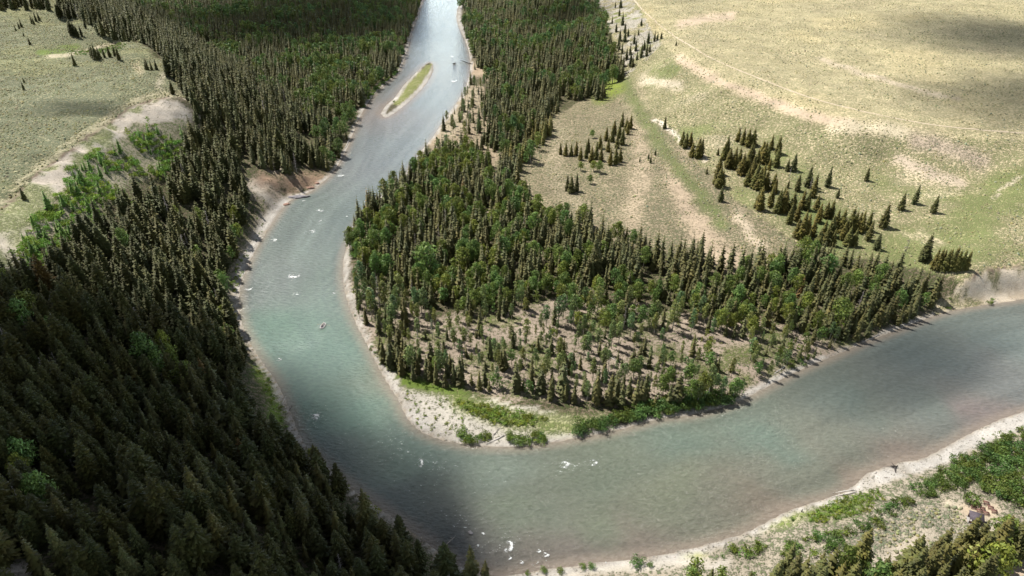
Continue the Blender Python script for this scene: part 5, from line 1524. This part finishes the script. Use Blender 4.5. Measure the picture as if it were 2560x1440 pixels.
for k in range(1, 6):
    z0 = 2.35 + .70 * k / 6; y_ = -d_ + 2 * d_ * k / 6
    m.box((0, y_, z0 + .012), (2 * w_, .05, .03))
m.build('roof', ROOF, sh)
for x_ in (-2.2, 2.2):
    for y_, hh in ((-1.6, 2.27), (1.6, 2.86)):
        m = MB(); m.box((x_, y_, hh / 2), (.16, .16, hh)); m.build('post', POST, sh)
m = MB(); m.box((0, 1.68, 1.1), (4.2, .08, 2.2)); m.build('back_wall', RED, sh)
m = MB(); m.box((0, -1.45, .5), (4.2, .06, 1.0)); m.build('low_rail', RED, sh)
m = MB(); m.box((0, 0, .04), (5.0, 3.8, .09)); m.build('floor_slab', simple_mat('concrete_pad', (.33, .31, .29), .9, .12, 2), sh)


def table_parts():
    t = MB(); [t.box((0, -.30 + .15 * k, .74), (1.8, .135, .045)) for k in range(5)]
    l_ = []
    for x_ in (-.65, .65):
        g = MB(); g.box((x_, 0, .69), (.07, .7, .06)); g.box((x_, 0, .42), (.07, 1.5, .06))
        g.tube([(x_, -.28, .7), (x_, -.55, 0)], [.045, .045], 4); g.tube([(x_, .28, .7), (x_, .55, 0)], [.045, .045], 4); l_.append(g)
    bs = []
    for y_ in (-.68, .68):
        g = MB(); g.box((0, y_ - .075, .465), (1.8, .13, .04)); g.box((0, y_ + .075, .465), (1.8, .13, .04)); bs.append(g)
    return t, l_, bs


TP, LG, BN = table_parts(); tpm = TP.mesh('tabletop', RED); lgm = [g.mesh('trestle', POST) for g in LG]; bnm = [g.mesh('bench', RED) for g in BN]
for (x_, y_, lab) in [(2444, 1264, 'picnic table in the row nearest the dark bushy shrub, middle one'), (2433, 1270, 'leftmost picnic table, just behind the shelter roof'), (2454, 1274, 'picnic table in the middle of the group, straight behind the shelter'),
                      (2464, 1259, 'farthest picnic table, closest to the thicket'), (2475, 1271, 'picnic table at the right side of the group, between two others'), (2484, 1280, 'rightmost picnic table, closest to the conifer stand'),
                      (2464, 1285, 'picnic table right of the shelter corner'), (2447, 1279, 'picnic table half hidden behind the shelter roof edge')]:
    q_ = ground_at(x_, y_)
    t = thing('picnic_table', lab, 'picnic table', q_, rzS + RNG.uniform(-.06, .06), 'picnic tables beside the shelter')
    link('tabletop', tpm, t); [link('trestle', g, t) for g in lgm]; [link('bench', g, t) for g in bnm]

# ------------------------------------------------------------------ camera, sky, sun, unseen clouds for their shade
cam = bpy.data.cameras.new('camera'); cam.lens = 36 * F / 2560; cam.sensor_width = 36; cam.clip_start = 1; cam.clip_end = 30000
co = bpy.data.objects.new('camera', cam); COL.objects.link(co)
co.location = (0, 0, H); co.rotation_euler = (math.pi / 2 - TH, 0, 0); scene.camera = co

SUN = Vector((.43, -.30, -.85)).normalized()          # direction the light travels
el = math.asin(-SUN.z); azi = math.atan2(-SUN.x, -SUN.y)
sl_ = bpy.data.lights.new('sun', 'SUN'); sl_.energy = 5.0; sl_.angle = math.radians(.5); sl_.color = (1, .955, .88)
so = bpy.data.objects.new('sun', sl_); COL.objects.link(so); so.rotation_euler = SUN.to_track_quat('-Z', 'Y').to_euler()

wd_ = bpy.data.worlds.new('World'); scene.world = wd_; wd_.use_nodes = True
nt = wd_.node_tree; bg = nt.nodes['Background']
sk = nd(nt, 'ShaderNodeTexSky'); sk.sky_type = 'NISHITA'; sk.sun_disc = False; sk.sun_elevation = el; sk.sun_rotation = azi
sk.altitude = 2000
# broken white cloud over the blue
tc = nd(nt, 'ShaderNodeTexCoord')
cn = nd(nt, 'ShaderNodeTexNoise'); cn.inputs['Scale'].default_value = 2.2; cn.inputs['Detail'].default_value = 6
nt.links.new(tc.outputs['Generated'], cn.inputs['Vector'])
rp = nd(nt, 'ShaderNodeMapRange', interpolation_type='SMOOTHSTEP'); rp.inputs['From Min'].default_value = .40; rp.inputs['From Max'].default_value = .60
rp.inputs['To Min'].default_value = .25; rp.inputs['To Max'].default_value = .92
nt.links.new(cn.outputs['Fac'], rp.inputs['Value'])
mxw = nd(nt, 'ShaderNodeMix', data_type='RGBA'); nt.links.new(rp.outputs[0], mxw.inputs[0])
nt.links.new(sk.outputs[0], mxw.inputs[6]); mxw.inputs[7].default_value = (3.1, 3.2, 3.3, 1)
# lower sky brightened beyond the sky model to lift the river's reflections
sx_ = nd(nt, 'ShaderNodeSeparateXYZ'); nt.links.new(tc.outputs['Generated'], sx_.inputs[0])
hz = mth('MULTIPLY_ADD', mth('POWER', mth('SUBTRACT', 1.0, mth('ABSOLUTE', sx_.outputs['Z'])), 4.0), 11.5, 1.0)
hc = nd(nt, 'ShaderNodeMix', data_type='RGBA', blend_type='MULTIPLY'); hc.inputs[0].default_value = 1
cmb = nd(nt, 'ShaderNodeCombineColor'); [nt.links.new(hz, cmb.inputs[i]) for i in range(3)]
nt.links.new(mxw.outputs[2], hc.inputs[6]); nt.links.new(cmb.outputs[0], hc.inputs[7])
nt.links.new(hc.outputs[2], bg.inputs['Color']); bg.inputs['Strength'].default_value = .05

cl_m = bpy.data.materials.new('cloud_vapour'); cl_m.use_nodes = True
nt = cl_m.node_tree
nt.nodes.remove(nt.nodes['Principled BSDF'])
pv = nd(nt, 'ShaderNodeVolumePrincipled'); pv.inputs['Color'].default_value = (.35, .35, .35, 1); pv.inputs['Density'].default_value = .03
nt.links.new(pv.outputs[0], nt.nodes['Material Output'].inputs['Volume'])


def cloud(px, py, rx, ry, rot, tau, seed, zg=10, hgt=620, label='', dens=.03):
    """a flat bottomed cumulus high up the sun's path, deep in the middle and thin at its rim"""
    g = at(px, py, zg)
    c = Vector(g) - SUN * (hgt / -SUN.z)
    T = tau / dens
    m = MB(); nr, na = 22, 56
    top = []; cr, sr = math.cos(rot), math.sin(rot)
    vs = []
    for sgn in (1, -1):
        for i in range(nr + 1):
            r = i / nr
            for j in range(na):
                a = 2 * math.pi * j / na
                wob = 1 + .35 * float(fbm(np.array([math.cos(a) * 1.3 + seed * 5]), np.array([math.sin(a) * 1.3 + seed * 3]), seed, 3)[0]) * 2
                x = rx * r * wob * math.cos(a); y = ry * r * wob * math.sin(a)
                lump = 1 + .7 * float(fbm(np.array([x / 60 + seed]), np.array([y / 60]), seed + 9, 3)[0])
                th = T * max(0, 1 - r * r) ** 2.3 * max(.2, lump)
                z = th * .78 if sgn > 0 else -th * .22
                vs.append((x * cr - y * sr, x * sr + y * cr, z if i < nr else 0))
    nn = (nr + 1) * na; fs = []
    for i in range(nr):
        for j in range(na):
            j2 = (j + 1) % na
            fs.append((i * na + j, (i + 1) * na + j, (i + 1) * na + j2, i * na + j2))
            fs.append(tuple(nn + k for k in (i * na + j, i * na + j2, (i + 1) * na + j2, (i + 1) * na + j)))
    m.add(vs, fs)
    o = m.build('cloud', cl_m); o.location = c
    # weld rim and centre so that the body is closed
    import bmesh
    bmx = bmesh.new(); bmx.from_mesh(o.data); bmesh.ops.remove_doubles(bmx, verts=bmx.verts, dist=.01)
    bmesh.ops.recalc_face_normals(bmx, faces=bmx.faces); bmx.to_mesh(o.data); bmx.free()
    tag(o, None, None, None, 'structure')
    return o


CLOUDS = [  # placed for their ground shade; lower-left ones also stand in for lens vignetting
    (140, 1330, 112, 140, .2, 8.0, 1, 34), (770, 1437, 92, 66, -.57, 1.9, 2, 15), (-170, 1020, 110, 115, 0, 5.5, 3, 45),
    (770, 50, 270, 270, .1, 2.6, 4, 3), (560, -60, 260, 170, 0, 2.2, 5, 10),
    (1430, 60, 90, 120, 0, 1.0, 6, 5),
    (2510, 100, 120, 130, .3, 1.9, 7, 40), (2640, 250, 140, 90, .2, 1.8, 8, 36), (1700, 0, 60, 50, 0, .3, 13, 38),
    (215, 262, 42, 24, .3, .9, 9, 56), (2280, 905, 85, 36, .4, .75, 10, 0),
]
for c_ in CLOUDS:
    cloud(*c_)

vs_ = scene.view_settings
vs_.view_transform = 'Standard'; vs_.look = 'None'; vs_.exposure = .46; vs_.gamma = 1; vs_.use_curve_mapping = False
